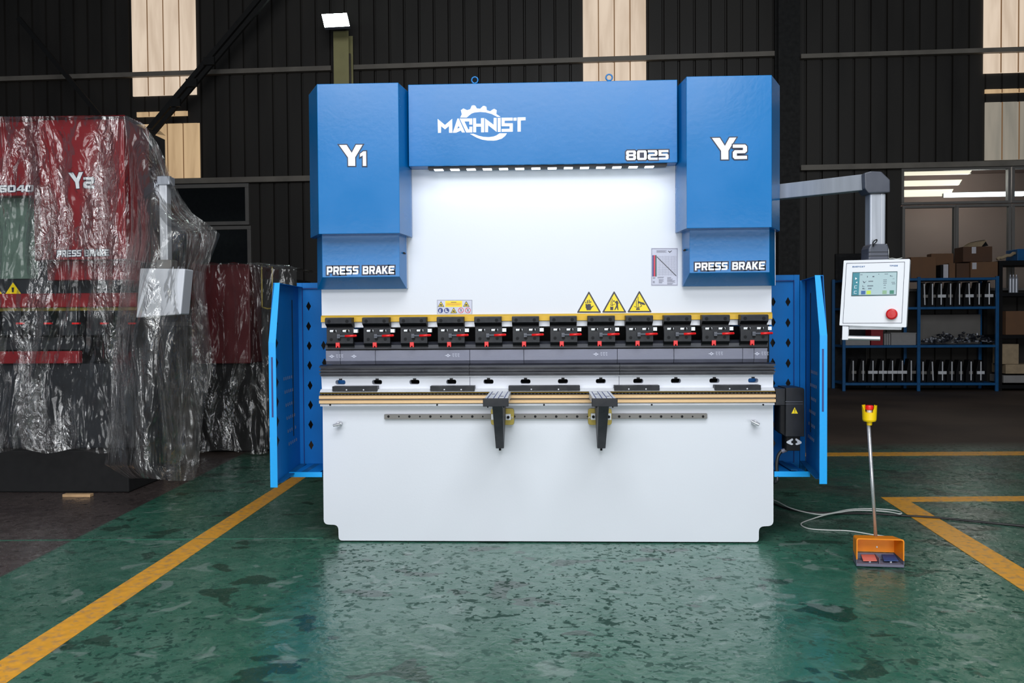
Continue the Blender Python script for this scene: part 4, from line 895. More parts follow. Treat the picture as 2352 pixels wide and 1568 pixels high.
# ---- side guards (open perforated doors)
def guard(flare, side, yR, yF, px_front_out, pf_bot, flange_px, knee_py, top_py, bot_rear_py, panel_px, seam, beam, slot, rear_strip):
    """side -1 left, 1 right"""
    G_ = None
    xo = X(px_front_out, pf_bot, yF); zb = Z(px_front_out, pf_bot, yF)
    zk = Z(px_front_out, knee_py, yF); yT = yF+.11; zt_ = Z(px_front_out, top_py, yT); s = side
    fw_ = .038 if True else 0
    # rear panel parallel to the front
    xa_, xb_ = sorted((X(panel_px[0], 850, yR), X(panel_px[1], 850, yR)))
    zbR, ztR = Z(panel_px[0], bot_rear_py, yR), Z(panel_px[0], top_py, yR)
    fr_w = .032
    bm = bmesh.new(); dm = []
    # recessed sheet with diamond holes
    xi0, xi1 = (xa_+fr_w, xb_) if s < 0 else (xa_, xb_-fr_w)
    def diam(cx, cz, w_=.0150, h_=.0285): return [(cx-w_, cz), (cx, cz+h_), (cx+w_, cz), (cx, cz-h_)]
    for (a, c_) in seam['diamonds']:
        dm.append(diam(X(a, c_, yR+.01), Z(a, c_, yR+.01)))
    fill_into(bm, [[(xi0, zbR+.03), (xi1, zbR+.03), (xi1, ztR-fr_w), (xi0, ztR-fr_w)]]+dm, yR+.012, .003)
    GP = link_bm('guard_panel', bm, 'guard_blue', PB)
    b = MB()
    if s < 0: b.box(xa_, xi0, yR, yR+.03, zbR, ztR)
    else: b.box(xi1, xb_, yR, yR+.03, zbR, ztR)
    b.box(xi0, xi1, yR, yR+.03, ztR-fr_w, ztR); b.box(xi0, xi1, yR, yR+.03, zbR-.01, zbR+.03)
    b.build('guard_frame', 'guard_blue', GP, bevel=.002)
    xg = xi0 if s < 0 else xi1
    b = MB(); b.box(xg-.002, xg+.002, yR-.001, yR+.004, zbR+.03, ztR-fr_w); b.build('recess_shade', 'sign_blue', GP)  # dark blue strips paint the recess shade along the frame
    b = MB(); b.box(xi0, xi1, yR-.001, yR+.004, ztR-fr_w-.004, ztR-fr_w); b.build('recess_shade', 'sign_blue', GP)
    # dark plate behind so the holes read dark is the hall itself
    # side panel running towards the viewer
    t = .003; xs = xo; xi = xs-s*t
    out = [(yF, zb), (yF, zk), (yT, zt_), (yR, zt_), (yR, zbR-.02)]
    def xo_(y_, d=0): return xs-s*d+s*flare*(y_-yF)/(yR-yF)
    b = MB(); b.hexa([(xo_(y_), y_, z_) for y_, z_ in out], [(xo_(y_, t), y_, z_) for y_, z_ in out]); SP = b.build('guard_side_panel', 'guard_blue', PB)
    # front flange of the side panel
    b = MB(); fw_b, fw_t = .0375, .0285
    def fl(y, z, w_): return [(xs, y, z), (xs-s*w_, y, z)]
    A0 = fl(yF-.002, zb, fw_b); A1 = fl(yF-.002, zk, fw_b); A2 = fl(yT-.002, zt_, fw_t)
    off = Vector((0, .004, 0))
    for p_, q_ in ((A0, A1), (A1, A2)):
        quad = [Vector(p_[0]), Vector(p_[1]), Vector(q_[1]), Vector(q_[0])]; b.hexa(quad, [v+off for v in quad])
    b.build('guard_flange', 'light_blue', SP, label='bright blue front edge')
    b = MB(); c0_, c1_ = slot; p0_ = ID.hit(c0_[0], c0_[1], yF-.002); p1_ = ID.hit(c1_[0], c1_[1], yF-.002)
    sxm = (p0_.x+p1_.x)/2+s*.0; b.box(sxm-.0045, sxm+.0045, yF-.0035, yF-.001, p1_.z, p0_.z); b.build('flange_slot', 'sign_blue', SP)
    # rear stile joining side panel and rear panel, rolled top edge
    xe = xo_(yR, .003); xj = (xa_ if s < 0 else xb_)
    b = MB(); b.box(min(xe, xj)+.003, max(xe, xj)-.003, yR-.001, yR+.02, zbR-.02, zt_-.002); b.build('hinge_stile', 'guard_blue', SP, bevel=.002)
    b = MB(); b.hexa([(xo_(yT), yT, zt_-.004), (xo_(yT, .03), yT, zt_-.004), (xo_(yT, .03), yT, zt_), (xo_(yT), yT, zt_)], [(xo_(yR), yR, zt_-.004), (xo_(yR, .03), yR, zt_-.004), (xo_(yR, .03), yR, zt_), (xo_(yR), yR, zt_)]); b.build('top_edge', 'guard_blue', SP)
    for r_ in range(6):
        for k in range(5):
            yy_ = yR-.10-.045*k-.02*r_; zz_ = zb+.16+.075*r_; b = MB(); xv = xo_(yy_, .0045); b.box(xv-.0012, xv+.0012, yy_, yy_+.004, zz_, zz_+.018); b.build('vent_slot', 'gray_plastic', SP)
    for k in range(7):
        b = MB(); zq = zk+.10-.105*k; yq = yF+.13; D_ = ((yq, zq+.030), (yq+.05, zq), (yq, zq-.030), (yq-.05, zq)); b.hexa([(xo_(y_, .0035), y_, z_) for y_, z_ in D_], [(xo_(y_, .0050), y_, z_) for y_, z_ in D_]); b.build('diamond_cutout', 'dark', SP)
    b = MB(); yq = yR-.17; b.hexa([(xo_(yq, .0035), yq, zb+.2), (xo_(yq+.008, .0035), yq+.008, zb+.2), (xo_(yq+.008, .0035), yq+.008, zt_-.08), (xo_(yq, .0035), yq, zt_-.08)], [(xo_(yq, .006), yq, zb+.2), (xo_(yq+.008, .006), yq+.008, zb+.2), (xo_(yq+.008, .006), yq+.008, zt_-.08), (xo_(yq, .006), yq, zt_-.08)]); b.build('door_gap', 'dark', SP)
    # bottom tray: light front beam, deck strips
    bx0, bx1, by0, by1 = beam; yb_ = yR-.31
    xA2, xB2 = X(bx0, by1, yb_), X(bx1, by1, yb_)
    if s < 0: xB2 = -1.256
    else: xA2 = 1.258
    b = MB(); b.box(xA2, xB2, yb_, yb_+.005, Z(bx0, by1, yb_), Z(bx0, by0, yb_)); BB = b.build('bottom_beam', 'light_blue', SP, bevel=.001, label='bright blue bottom beam')
    zz = Z(bx0, by0, yb_)
    b = MB(); yy0 = yF+.1
    b.hexa([(xo_(yy0, .004), yy0, zb+.006), (xo_(yy0, .04), yy0, zb+.006), (xo_(yy0, .04), yy0, zb+.010), (xo_(yy0, .004), yy0, zb+.010)], [(xo_(yR, .004), yR-.002, zb+.006), (xo_(yR, .04), yR-.002, zb+.006), (xo_(yR, .04), yR-.002, zb+.010), (xo_(yR, .004), yR-.002, zb+.010)]); b.build('deck_strip', 'rack_blue', SP)
    b = MB(); b.box(min(xs-s*.044, xs-s*.08), max(xs-s*.044, xs-s*.08), yb_+.006, yR-.002, zb+.006, zb+.010); b.build('deck_strip', 'rack_blue', SP)
    b = MB(); xm_ = (xA2+xB2)/2; b.box(xA2+.02, xB2-.02, yb_+.01, yR+.1, zz-.03, zz-.004); b.build('hinge_arm', 'guard_blue', SP)
dl = [(708.5, 703), (708.5, 749), (710, 794), (711, 839), (712, 885), (713, 930), (713.5, 975), (714.5, 1022), (743, 793), (745, 833)]
guard(.045, -1, .30, -.38, 621.4, 1119, None, 787, 649.5, 1078, (684, 760), {'diamonds': dl}, (664, 762, 1084, 1095.5), ((624, 820), (627, 958)), None)
dr = [(1810, 693), (1810, 741), (1810.5, 787), (1810.5, 834), (1810.5, 880), (1811, 930), (1811, 975), (1811, 1022), (1776, 693), (1776, 740), (1775, 787), (1775, 833), (1775, 880), (1775, 975), (1776, 1018)]
guard(.095, 1, .30, -.36, 1899.3, 1111, None, 770, 631.5, 1073, (1768, 1836.5), {'diamonds': dr}, (1755, 1861, 1082.5, 1095), ((1888, 801), (1892, 945)), None)

# ---- pendant arm and control panel
yl, yrr = .02, -.36
aL0, aL1 = ID.hit(1780, 425, yl), ID.hit(1780, 456, yl); aR0, aR1 = ID.hit(1990, 401, yrr), ID.hit(1990, 433, yrr)
b = MB(); nz = Vector((0.035, .05, 0)); hz = (aL0.z+aL1.z)/2; hh = .040
def armq(p): return [Vector((p.x, p.y, hz-hh)), Vector((p.x, p.y, hz+hh)), Vector((p.x+.0, p.y, hz+hh))+nz, Vector((p.x, p.y, hz-hh))+nz]
hzr = (aR0.z+aR1.z)/2; A = armq(aL0); Bq = [v+Vector((0, 0, hzr-hz)) for v in armq(aR0)]
b.hexa(A, Bq); b.build('pendant_arm', 'alu', PB, bevel=.003)
yc_ = -.38
def C(a, b_, y=yc_): return (X(a, b_, y), Z(a, b_, y))
b = MB(); b.prism([C(1985, 397), C(2000, 393), C(2024, 394), C(2044, 413), C(2044, 442), C(1995, 444), C(1986, 433)], yc_-.005, yc_+.10); b.build('elbow_joint', 'dark_gray', PB, bevel=.006)
b = MB(); b.prism([C(2000.5, 443), C(2037, 443), C(2036, 564), C(2000, 564)], yc_+.01, yc_+.085); CP = b.build('pendant_column', 'alu', PB, bevel=.008)
b = MB(); b.pbox(2024, 445, 2026, 560, yc_+.0075, yc_+.01); b.build('column_seam', 'silver', CP)
b = MB(); b.prism([C(1999, 560), C(2037, 560), C(2040, 568), C(2041, 598), C(1993, 598), C(1994, 571)], yc_-.01, yc_+.10); CO = b.build('swivel_collar', 'dark_gray', PB, bevel=.008)
for q_ in (578, 587):
    b = MB(); b.pbox(1995, q_, 2040.5, q_+1, yc_-.0115, yc_-.009); b.build('collar_ring', 'dark', CO)
b = MB(); b.tube(smooth_path([ID.hit(a, c_, yc_-.02) for a, c_ in ((2007, 566), (2005, 558), (2008, 553), (2014, 550), (2013, 555), (2008, 560))], 3), .003, 8); b.build('clamp_lever', 'dark', CO)
# panel box, hanging a little out of plumb
PF = Frame(ID.hit(2009, 672, -.43), -.44); PF = Frame(Vector((PF.M.translation.x, PF.M.translation.y, 0)), -.44); yP = 0.0
def C(a, b_, y=0.0): return (X(a, b_, y, PF), Z(a, b_, y, PF))
box_px = [(1938, 598), (2090, 594.5), (2081.5, 751.5), (1928, 747)]
bm = bmesh.new(); fill_into(bm, [rounded([C(a, b_, yP) for a, b_ in box_px], .004, 3)], yP, .085)
PN = link_bm('control_panel', bm, 'panel', PB, M0=PF.M, bevel=.003)
bm = bmesh.new(); inn = [(1944, 604), (2078.5, 601), (2071.5, 742), (1935.5, 742.5)]; inn2 = [(1945, 605), (2077.5, 602), (2070.5, 741), (1936.5, 741.5)]
fill_into(bm, [[C(a, b_, yP) for a, b_ in inn], [C(a, b_, yP) for a, b_ in inn2]], yP-.0008, .001); link_bm('panel_border', bm, 'outline', PN, M0=PF.M)
b = MB(PF); b.prism([C(1951, 748.5, yP+.03), C(2072, 749, yP+.03), C(2070.5, 757, yP+.03), C(1951, 756, yP+.03)], yP+.02, yP+.075); b.build('bottom_lip', 'silver', PN)
def p1(x, y): return (x/6.03+1900, y/6.03+540)
scr = [(350, 512), (974, 500), (960, 835), (332, 845)]
S_ = [p1(*q) for q in scr]
def quadpt(u, v):
    a = (S_[0][0]+(S_[1][0]-S_[0][0])*u, S_[0][1]+(S_[1][1]-S_[0][1])*u); c = (S_[3][0]+(S_[2][0]-S_[3][0])*u, S_[3][1]+(S_[2][1]-S_[3][1])*u)
    return (a[0]+(c[0]-a[0])*v, a[1]+(c[1]-a[1])*v)
def qr(u0, v0, u1, v1): return [quadpt(u0, v0), quadpt(u1, v0), quadpt(u1, v1), quadpt(u0, v1)]
bm = bmesh.new()
def sc_(pts, d, mi): fill_into(bm, [[C(a, b_, yP) for a, b_ in pts]], yP-d, .001, 0, mi)
sc_(qr(0, 0, 1, 1), .0012, 0); sc_(qr(.018, .035, .985, .955), .0020, 1); sc_(qr(.018, .035, .165, .955), .0028, 2)
sc_([quadpt(.07, .22), quadpt(.115, .27), quadpt(.07, .32)], .0036, 4); sc_([quadpt(.12, .39), quadpt(.085, .43), quadpt(.12, .47)], .0036, 4)
for v in (.56, .78): sc_(qr(.06, v, .12, v+.015), .0036, 4); sc_(qr(.06, v+.10, .12, v+.115), .0036, 4); sc_(qr(.06, v, .068, v+.11), .0036, 4)
for u0, mi in ((.215, 5), (.335, 6), (.685, 7), (.845, 8)): sc_(qr(u0, .78, u0+.095, .93), .0028, mi)
sc_([quadpt(.24, .36), quadpt(.28, .43), quadpt(.33, .36), quadpt(.30, .42), quadpt(.275, .47), quadpt(.25, .42)], .0028, 3)
for u0, v0, u1, v1 in ((.24, .55, .25, .62), (.25, .61, .29, .62), (.24, .67, .27, .71), (.27, .69, .30, .71), (.33, .17, .345, .23), (.45, .18, .49, .22), (.84, .16, .86, .20), (.86, .19, .90, .205), (.90, .30, .94, .31)): sc_(qr(u0, v0, u1, v1), .0028, 3)
for u0, v0, n_ in ((.37, .37, 4), (.35, .56, 5), (.37, .67, 3), (.70, .33, 3), (.70, .40, 3), (.70, .47, 3), (.71, .55, 2), (.71, .66, 2), (.18, .10, 2), (.58, .09, 1), (.72, .09, 3), (.88, .44, 3), (.89, .50, 3)):
    for k in range(n_): sc_(qr(u0+k*.026, v0, u0+k*.026+.017, v0+.045 if u0 < .4 and v0 > .3 else v0+.025), .0026, 3)
SCN = link_bm('touch_screen', bm, ['screen_frame', 'screen', 'screen_teal', 'screen_dark', 'sign_white', 'screen_navy', 'screen_lime', 'screen_sage', 'screen_green'], PN, M0=PF.M)
lettering('lettering', 'EASYCAT', [p1(352, 427), p1(524, 425), p1(523, 443), p1(350, 446)], yP, ['brand_blue', 'outline'], PN, out=0, gap=.22, thick=.0007, fr=PF)
lettering('lettering', 'TP10S', [p1(866, 414), p1(978, 412), p1(976, 431), p1(864, 433)], yP, ['brand_blue', 'outline'], PN, out=0, gap=.3, thick=.0007, fr=PF)
c = C(*p1(895, 1093), yP); b = MB(PF); b.lathe((c[0]+.0, yP-.001, c[1]), [(.025, .004), (.027, -.004), (.026, -.018), (.019, -.022), (.001, -.023)], 28, 'Y'); b.build('emergency_stop_button', 'estop', PN, smooth=False, bevel=.002, label='round red mushroom button')
b = MB(PF); b.prism([C(1934.5, 748, yP), C(1949, 749, yP), C(1947.5, 780.5, yP), C(1933.5, 780.5, yP)], yP+.005, yP+.04); H1 = b.build('handle', 'panel', PN, bevel=.002)
a_ = PF.hit(1947, 775.5, yP+.022); e_ = PF.hit(2022, 777, yP+.022); b = MB(PF); b.cyl(a_, e_, .0118, seg=20); b.build('handle_grip', 'chrome', PN, smooth=False, bevel=.001)
b = MB(); b.tube(smooth_path([ID.hit(a, c_, yc_+.06) for a, c_ in ((2036, 560), (2041, 575), (2041, 592), (2050, 593), (2060, 594.5), (2072, 592))], 4), .0018, 6); b.build('panel_wire', 'white_cable', CO)

# ================================================================== FOOT SWITCH, CABLES
gf = G(2022, 1303.5); KF = Frame((gf.x, gf.y, 0), -.10)
FS = thing('foot_switch', 'orange hooded double foot pedal with tall steel pole and yellow emergency stop, on the floor', 'foot pedal', (gf.x, gf.y+.05, 0), -.10)
def FP(a, b_, y=0.0): return (X(a, b_, y, KF), Z(a, b_, y, KF))
dp = .115; ins = .012
xl_, xr_ = FP(1967, 1290)[0], FP(2077, 1290)[0]; zrim = FP(2020, 1237)[1]; zmid = FP(2020, 1286)[1]
b = MB(KF); b.hexa([(xl_, 0, .004), (xr_, 0, .004), (xr_, 0, .017), (xl_, 0, .017)], [(xl_+ins, dp, .004), (xr_-ins, dp, .004), (xr_-ins, dp, .017), (xl_+ins, dp, .017)]); BS = b.build('base_tray', 'gray_plastic', FS, bevel=.0015)
for s_, xe in ((1, xl_), (-1, xr_)):
    b = MB(KF); b.hexa([(xe, 0, .0172), (xe+s_*.003, 0, .0172), (xe+s_*.003, 0, zmid), (xe, 0, zmid)], [(xe+s_*ins, dp, .0172), (xe+s_*(ins+.003), dp, .0172), (xe+s_*(ins+.003), dp, zmid+.02), (xe+s_*ins, dp, zmid+.02)]); b.build('tray_side', 'gray_plastic', BS)
xm_ = FP(2021, 1290)[0]
b = MB(KF); b.box(xm_-.0018, xm_+.0018, .004, dp-.02, .017, zmid+.008); b.build('divider', 'gray_plastic', BS)
t = .0055
outer = rounded([(xl_, zmid, 0), (xl_, zrim, .014), (xr_, zrim, .014), (xr_, zmid, 0)], 0, 6); inner = rounded([(xl_+t, zmid, 0), (xl_+t, zrim-t, .010), (xr_-t, zrim-t, .010), (xr_-t, zmid, 0)], 0, 6)
b = MB(KF); k = len(outer); xc0 = (xl_+xr_)/2
def ring(pts, y, q): return [b.bm.verts.new((xc0+(p[0]-xc0)*(1-q*ins*2/(xr_-xl_)), y, p[1]-q*.012 if p[1] > zmid+.005 else p[1]+q*.012)) for p in pts]
of, ob = ring(outer, 0, 0), ring(outer, dp, 1); nf, nb = ring(inner, 0, 0), ring(inner, dp-t, 1)
for i in range(k-1):
    b._f([of[i], of[i+1], ob[i+1], ob[i]]); b._f([nf[i], nf[i+1], nb[i+1], nb[i]]); b._f([of[i], of[i+1], nf[i+1], nf[i]])
b._f(ob); b._f(nb); b._f([of[0], nf[0], nb[0], ob[0]]); b._f([of[-1], nf[-1], nb[-1], ob[-1]])
b.build('hood', 'orange', FS)
c = KF.hit(2014, 1255.5, dp-t-.002); b = MB(KF); b.cyl((c.x, dp-t-.004, c.z), (c.x, dp-t, c.z), .0042, seg=12); b.build('hood_screw', 'chrome', FS)
def pedal(a0, a1, sh, b0, b1, m, lab):
    """tilted rubber plate on a spring"""
    y0_, y1_ = .028, .085
    p = [FP(a0+5, b1, y0_), FP(a1, b1, y0_)]; q = [FP(a0, b0, y1_), FP(a1-sh, b0, y1_)]
    b = MB(KF); top = [(p[0][0], y0_, p[0][1]+.002), (p[1][0], y0_, p[1][1]+.002), (q[1][0], y1_, q[1][1]), (q[0][0], y1_, q[0][1])]
    b.hexa(top, [(v[0], v[1], v[2]-.005) for v in top]); o = b.build('pedal', m, FS, bevel=.0015, label=lab)
    cx = (p[0][0]+p[1][0])/2; z0 = .0172; z1 = p[0][1]-.003
    g = MB(KF); g.tube([(cx+.0042*math.cos(i*.9), .034+.0042*math.sin(i*.9), z0+(z1-z0)*i/28) for i in range(29)], .0012, 6); g.build('spring', 'silver', o)
    return o
pedal(1977.5, 2015, 6, 1272.5, 1287.5, 'coral', 'coral red pedal'); pedal(2025, 2064, 9, 1272.5, 1287.5, 'navy', 'dark blue pedal')
b = MB(KF); b.box(xl_+.022, xr_-.022, .088, dp-.012, .0172, FP(2020, 1270, .09)[1]); b.build('switch_block', 'gray_plastic', FS, bevel=.003)
yp_ = gf.y+.085; bt = ID.hit(2011.5, 1236, yp_); tp = ID.hit(1995, 976, yp_)
bt.z = min(bt.z, zrim-.018)
b = MB(); b.cyl(bt, tp, .0088, seg=18); b.build('pole', 'chrome', FS, smooth=True)
hd = [ID.hit(1996.3, q_, yp_) for q_ in (976, 970.5, 966, 930)]
hx, hy = hd[0].x+.001, yp_; zz = [h.z for h in hd]
b = MB(); b.lathe((hx, hy, 0), [(.0125, zz[0]), (.0135, zz[1]), (.0135, zz[1]+.004), (.030, zz[2]-.002), (.0335, zz[2]+.006), (.0350, zz[3]-.036)], 28)
HDD = b.build('button_guard', 'yellow', FS, smooth=False, label='yellow cup round the red button')
for s_ in (0, 1):
    b = MB(); a0, a1 = (math.radians(105), math.radians(212)) if s_ == 0 else (math.radians(-82), math.radians(30)); n_ = 10; P_ = []
    for i in range(n_):
        a = a0+(a1-a0)*i/(n_-1); e_ = (i-(n_-3)) if s_ == 0 else (2-i)
        P_.append((a, zz[3]-.001-max(0, e_)*.012))
    for (a, h1), (c_, h2) in zip(P_, P_[1:]):
        q = [(hx+r_*math.cos(ang), hy+r_*math.sin(ang), z_) for ang, r_, z_ in ((a, .0350, zz[3]-.0362), (c_, .0350, zz[3]-.0362), (c_, .0365, h2), (a, .0365, h1))]
        q2 = [(hx+r_*math.cos(ang), hy+r_*math.sin(ang), z_) for ang, r_, z_ in ((a, .0322, zz[3]-.0362), (c_, .0322, zz[3]-.0362), (c_, .0335, h2), (a, .0335, h1))]
        b.hexa(q, q2)
    b.build('guard_horn', 'yellow', HDD)
b = MB(); b.lathe((hx, hy, zz[3]-.036), [(.013, 0), (.013, .012)], 18); b.build('button_stem', 'silver', FS)
b = MB(); b.lathe((hx, hy, zz[3]-.025), [(.0125, 0), (.0195, .005), (.020, .018), (.016, .024), (.001, .0255)], 24); b.build('emergency_stop_button', 'red', FS, smooth=False, bevel=.001, label='red mushroom button')

def floor_cable(name, pts, r, m, lab, cat, lift=None):
    P_ = [G(a, c_, r+.001+(0 if lift is None else lift[i])) for i, (a, c_) in enumerate(pts)]
    b = MB(); b.tube(smooth_path(P_, 7), r, 8); return b.build(name, m, smooth=True, label=lab, category=None) if False else setp(b.build(name, m, smooth=True), lab, cat)
floor_cable('cable', [(1720, 1130), (1777, 1148), (1812, 1165), (1850, 1176), (1885, 1181), (1915, 1177), (1950, 1170), (1990, 1168), (2025, 1169), (2055, 1172), (2070, 1177), (2066, 1180), (2040, 1175), (2000, 1172), (1960, 1172), (1930, 1176), (1900, 1181), (1870, 1190), (1843, 1200), (1842, 1207), (1860, 1214), (1900, 1217), (1950, 1219), (2000, 1227), (2040, 1235), (2043, 1260)], .0042, 'white_cable',
            'thin white cable looping over the green floor to the orange foot pedal', 'cable', lift=[.016]*17+[0]*9)
floor_cable('cable', [(1730, 1135), (1776, 1155), (1810, 1168), (1860, 1176), (1930, 1178), (2000, 1179), (2080, 1184), (2160, 1189), (2240, 1197), (2352, 1208), (2480, 1222)], .007, 'rubber',
            'thick black cable running from the machine across the right yellow line', 'cable')

# ================================================================== THE RACK WITH THE TOOL HOLDERS
# rack frame, parallel to the wall
fl_ = WF.ground(1942, 902.6); fr_ = WF.ground(2290, 894)
yR = (fl_.y+fr_.y)/2; RKt = thing('storage_rack', 'blue steel shelf rack of black tool holders and bins, behind the control panel', 'rack', WF.M @ Vector(((fl_.x+fr_.x)/2, yR+.25, 0)), WF.ang)
def rx(p): return X(p, 780, yR, WF)
rd = .62
xs_ = (rx(1939), rx(2111), rx(2291)); shelf_z = [Z(2200, 879, yR, WF), Z(2200, 792, yR, WF), Z(2200, 704, yR, WF), Z(2200, 637.5, yR, WF)]
for x_ in xs_:
    for y_ in (yR, yR+rd):
        b = MB(WF); b.box(x_-.025, x_+.025, y_, y_+.04, 0, shelf_z[3]+.02); b.build('post', 'rack_blue', RKt, bevel=.004)
for z_ in shelf_z:
    for a_, c_ in ((xs_[0], xs_[1]), (xs_[1], xs_[2])):
        if z_ == shelf_z[3]:
            pass
        b = MB(WF); b.box(a_+.026, c_-.026, yR+.004, yR+rd+.03, z_-.042, z_); b.build('shelf', 'rack_blue', RKt, bevel=.004)
def holder(tag_lab, px_, zsh, h_=.36, band=(0, 1.0), tilt=0.0, grp='black tool holders on the blue rack', first=None):
    x_ = X(px_, 800, yR+.12, WF); y_ = yR+.16
    t = thing('tool_holder', tag_lab, 'tool holder', WF.M @ Vector((x_, y_, zsh)), WF.ang, grp)
    R_ = R.uniform
    b = MB(WF); w1, w2 = .074, .026
    b.prism([(x_-w1, zsh+.002), (x_+w1*.8, zsh+.002), (x_+w2, zsh+h_+.02), (x_-w2, zsh+h_+.02), (x_-w1*.9, zsh+h_*.5)], y_-.02, y_+.16); b.build('body', 'dark', t, bevel=.004)
    b = MB(WF); b.cyl((x_+tilt, y_-.045, zsh+.035), (x_, y_-.045, zsh+h_-.005), .0105, seg=10); b.build('rod', 'pale_alu', t)
    zc_ = zsh+h_*.46; b = MB(WF); b.box(max(x_-.078, x_-.075*band[1]+band[0]*.8), min(x_+.078, x_+.075*band[1]+band[0]*.8), y_-.05, y_-.02, zc_-.026, zc_+.026); b.build('collar', 'pale_alu' if band[1] > .6 else 'frame_gray', t, bevel=.003)
    return t
ordn = ['leftmost', 'second', 'third', 'fourth', 'fifth', 'sixth', 'seventh', 'eighth']
for i, (p_, bn) in enumerate(zip((2122, 2141, 2161, 2182.5, 2203, 2224.5, 2248, 2271), ((.03, .5), (.03, .4), (.02, .9), (0, .5), (.02, .4), (.02, .9), (0, .5), (0, .9)))):
    holder('black tool holder with steel rod, %s from the left on the top right shelf' % ordn[i], p_-.0, shelf_z[2], .40, bn, .012 if i in (0, 5) else 0, 'tool holders on the top right shelf')
for i, (p_, bn) in enumerate(zip((1959.5, 1982.5, 2005, 2028, 2050, 2072.5, 2093), ((.02, .5), (0, .4), (0, 1.1), (0, .9), (0, 1.1), (0, 1.1), (.05, .5)))):
    holder('black tool holder with steel rod, %s from the left on the bottom left shelf' % ordn[i], p_, shelf_z[0], .38, bn, 0, 'tool holders on the bottom left shelf')
for i, (p_, bn) in enumerate(zip((2120, 2141.2, 2164.8, 2186.5, 2207.5, 2230.5, 2253), ((.02, .6), (0, .3), (0, .9), (0, .5), (0, .4), (0, .4), (0, .8)))):
    holder('black tool holder with steel rod, %s from the left on the bottom right shelf' % ordn[i], p_, shelf_z[0], .36, bn, .015 if i == 1 else 0, 'tool holders on the bottom right shelf')
def wbox(name, lab, cat, px0, py0, px1, py1, y0, dep, m, z0=None, bev=.006, group=None):
    b = MB(WF); x0_, x1_ = X(px0, py1, y0, WF), X(px1, py1, y0, WF); zA_ = Z((px0+px1)/2, py1, y0, WF) if z0 is None else z0; zB_ = Z((px0+px1)/2, py0, y0, WF)
    b.box(x0_, x1_, y0, y0+dep, zA_, zB_); return setp(b.build(name, m, bevel=bev), lab, cat, group), (x0_, x1_, zA_, zB_)
ym = yR+.12; zs_m = shelf_z[1]
def bin_(lab, px0, px1, py0, m, dep=.3, ribs=0):
    x0_, x1_ = X(px0, 780, ym, WF), X(px1, 780, ym, WF); z1_ = Z((px0+px1)/2, py0, ym, WF); t = thing('storage_bin', lab, 'bin', WF.M @ Vector(((x0_+x1_)/2, ym+dep/2, zs_m)), WF.ang)
    b = MB(WF); w_ = .006; z0 = zs_m+.001
    b.box(x0_, x1_, ym, ym+w_, z0, z1_); b.box(x0_, x1_, ym+dep-w_, ym+dep, z0, z1_); b.box(x0_, x0_+w_, ym+w_, ym+dep-w_, z0, z1_); b.box(x1_-w_, x1_, ym+w_, ym+dep-w_, z0, z1_); b.box(x0_+w_, x1_-w_, ym+w_, ym+dep-w_, z0, z0+w_)
    b.build('bin_body', m, t)
    b = MB(WF); b.box(x0_-.006, x1_+.006, ym-.008, ym+.002, z1_-.018, z1_); b.build('rim', m, t, bevel=.002)
bin_('long pale grey bin on the middle left shelf, left of the red one', 1942, 1998, 777, 'bin_gray')
bin_('dark red bin under the control panel handle on the middle left shelf', 2001, 2028, 757, 'bin_red')
bin_('pale grey lidded bin beside the middle post of the blue rack', 2047, 2104, 764, 'bin_gray')
for k in range(3):
    xk = 2031+5*k; o, _ = wbox('carton', 'narrow grey carton, %s of three between the red and grey bins' % ('leftmost', 'middle', 'rightmost')[k], 'carton', xk, 766, xk+4, 790, ym+.02, .25, 'bin_gray', zs_m+.001, .002, 'narrow cartons between the bins')
# board leaning at the back of the middle right shelf and a heap of loose parts in front
o, _ = wbox('panel_board', 'dull grey board standing upright behind the loose parts on the middle right shelf', 'board', 2114, 722, 2252, 790, yR+.5, .02, 'frame_gray', zs_m+.001)
b = MB(WF); xa_, xb_ = X(2122, 780, yR+.2, WF), X(2282, 780, yR+.2, WF); zs0_ = zs_m+.002
for i in range(150):
    x_ = R.uniform(xa_, xb_); y_ = yR+R.uniform(.08, .40); hmax = .17*math.sin(PI*min(max((x_-xa_)/(xb_-xa_), .05), .97))**.6; z_ = zs0_+.032+R.uniform(0, hmax); r_ = R.uniform(.008, .022); b.mi = 1 if R.random() < .3 else 0
    if R.random() < .5: b.cyl((x_, y_, z_), (x_+R.uniform(-.05, .05), y_+R.uniform(-.03, .03), z_+R.uniform(-.02, .05)), r_, seg=8)
    else: b.box(x_-r_*1.5, x_+r_*1.5, y_-r_, y_+r_, z_-r_*.7, z_+r_*.7)
setp(b.build('metal_parts', ['dark_steel', 'alu']), 'heap of small dark and shiny metal parts on the middle right shelf', 'metal parts', kind='stuff')
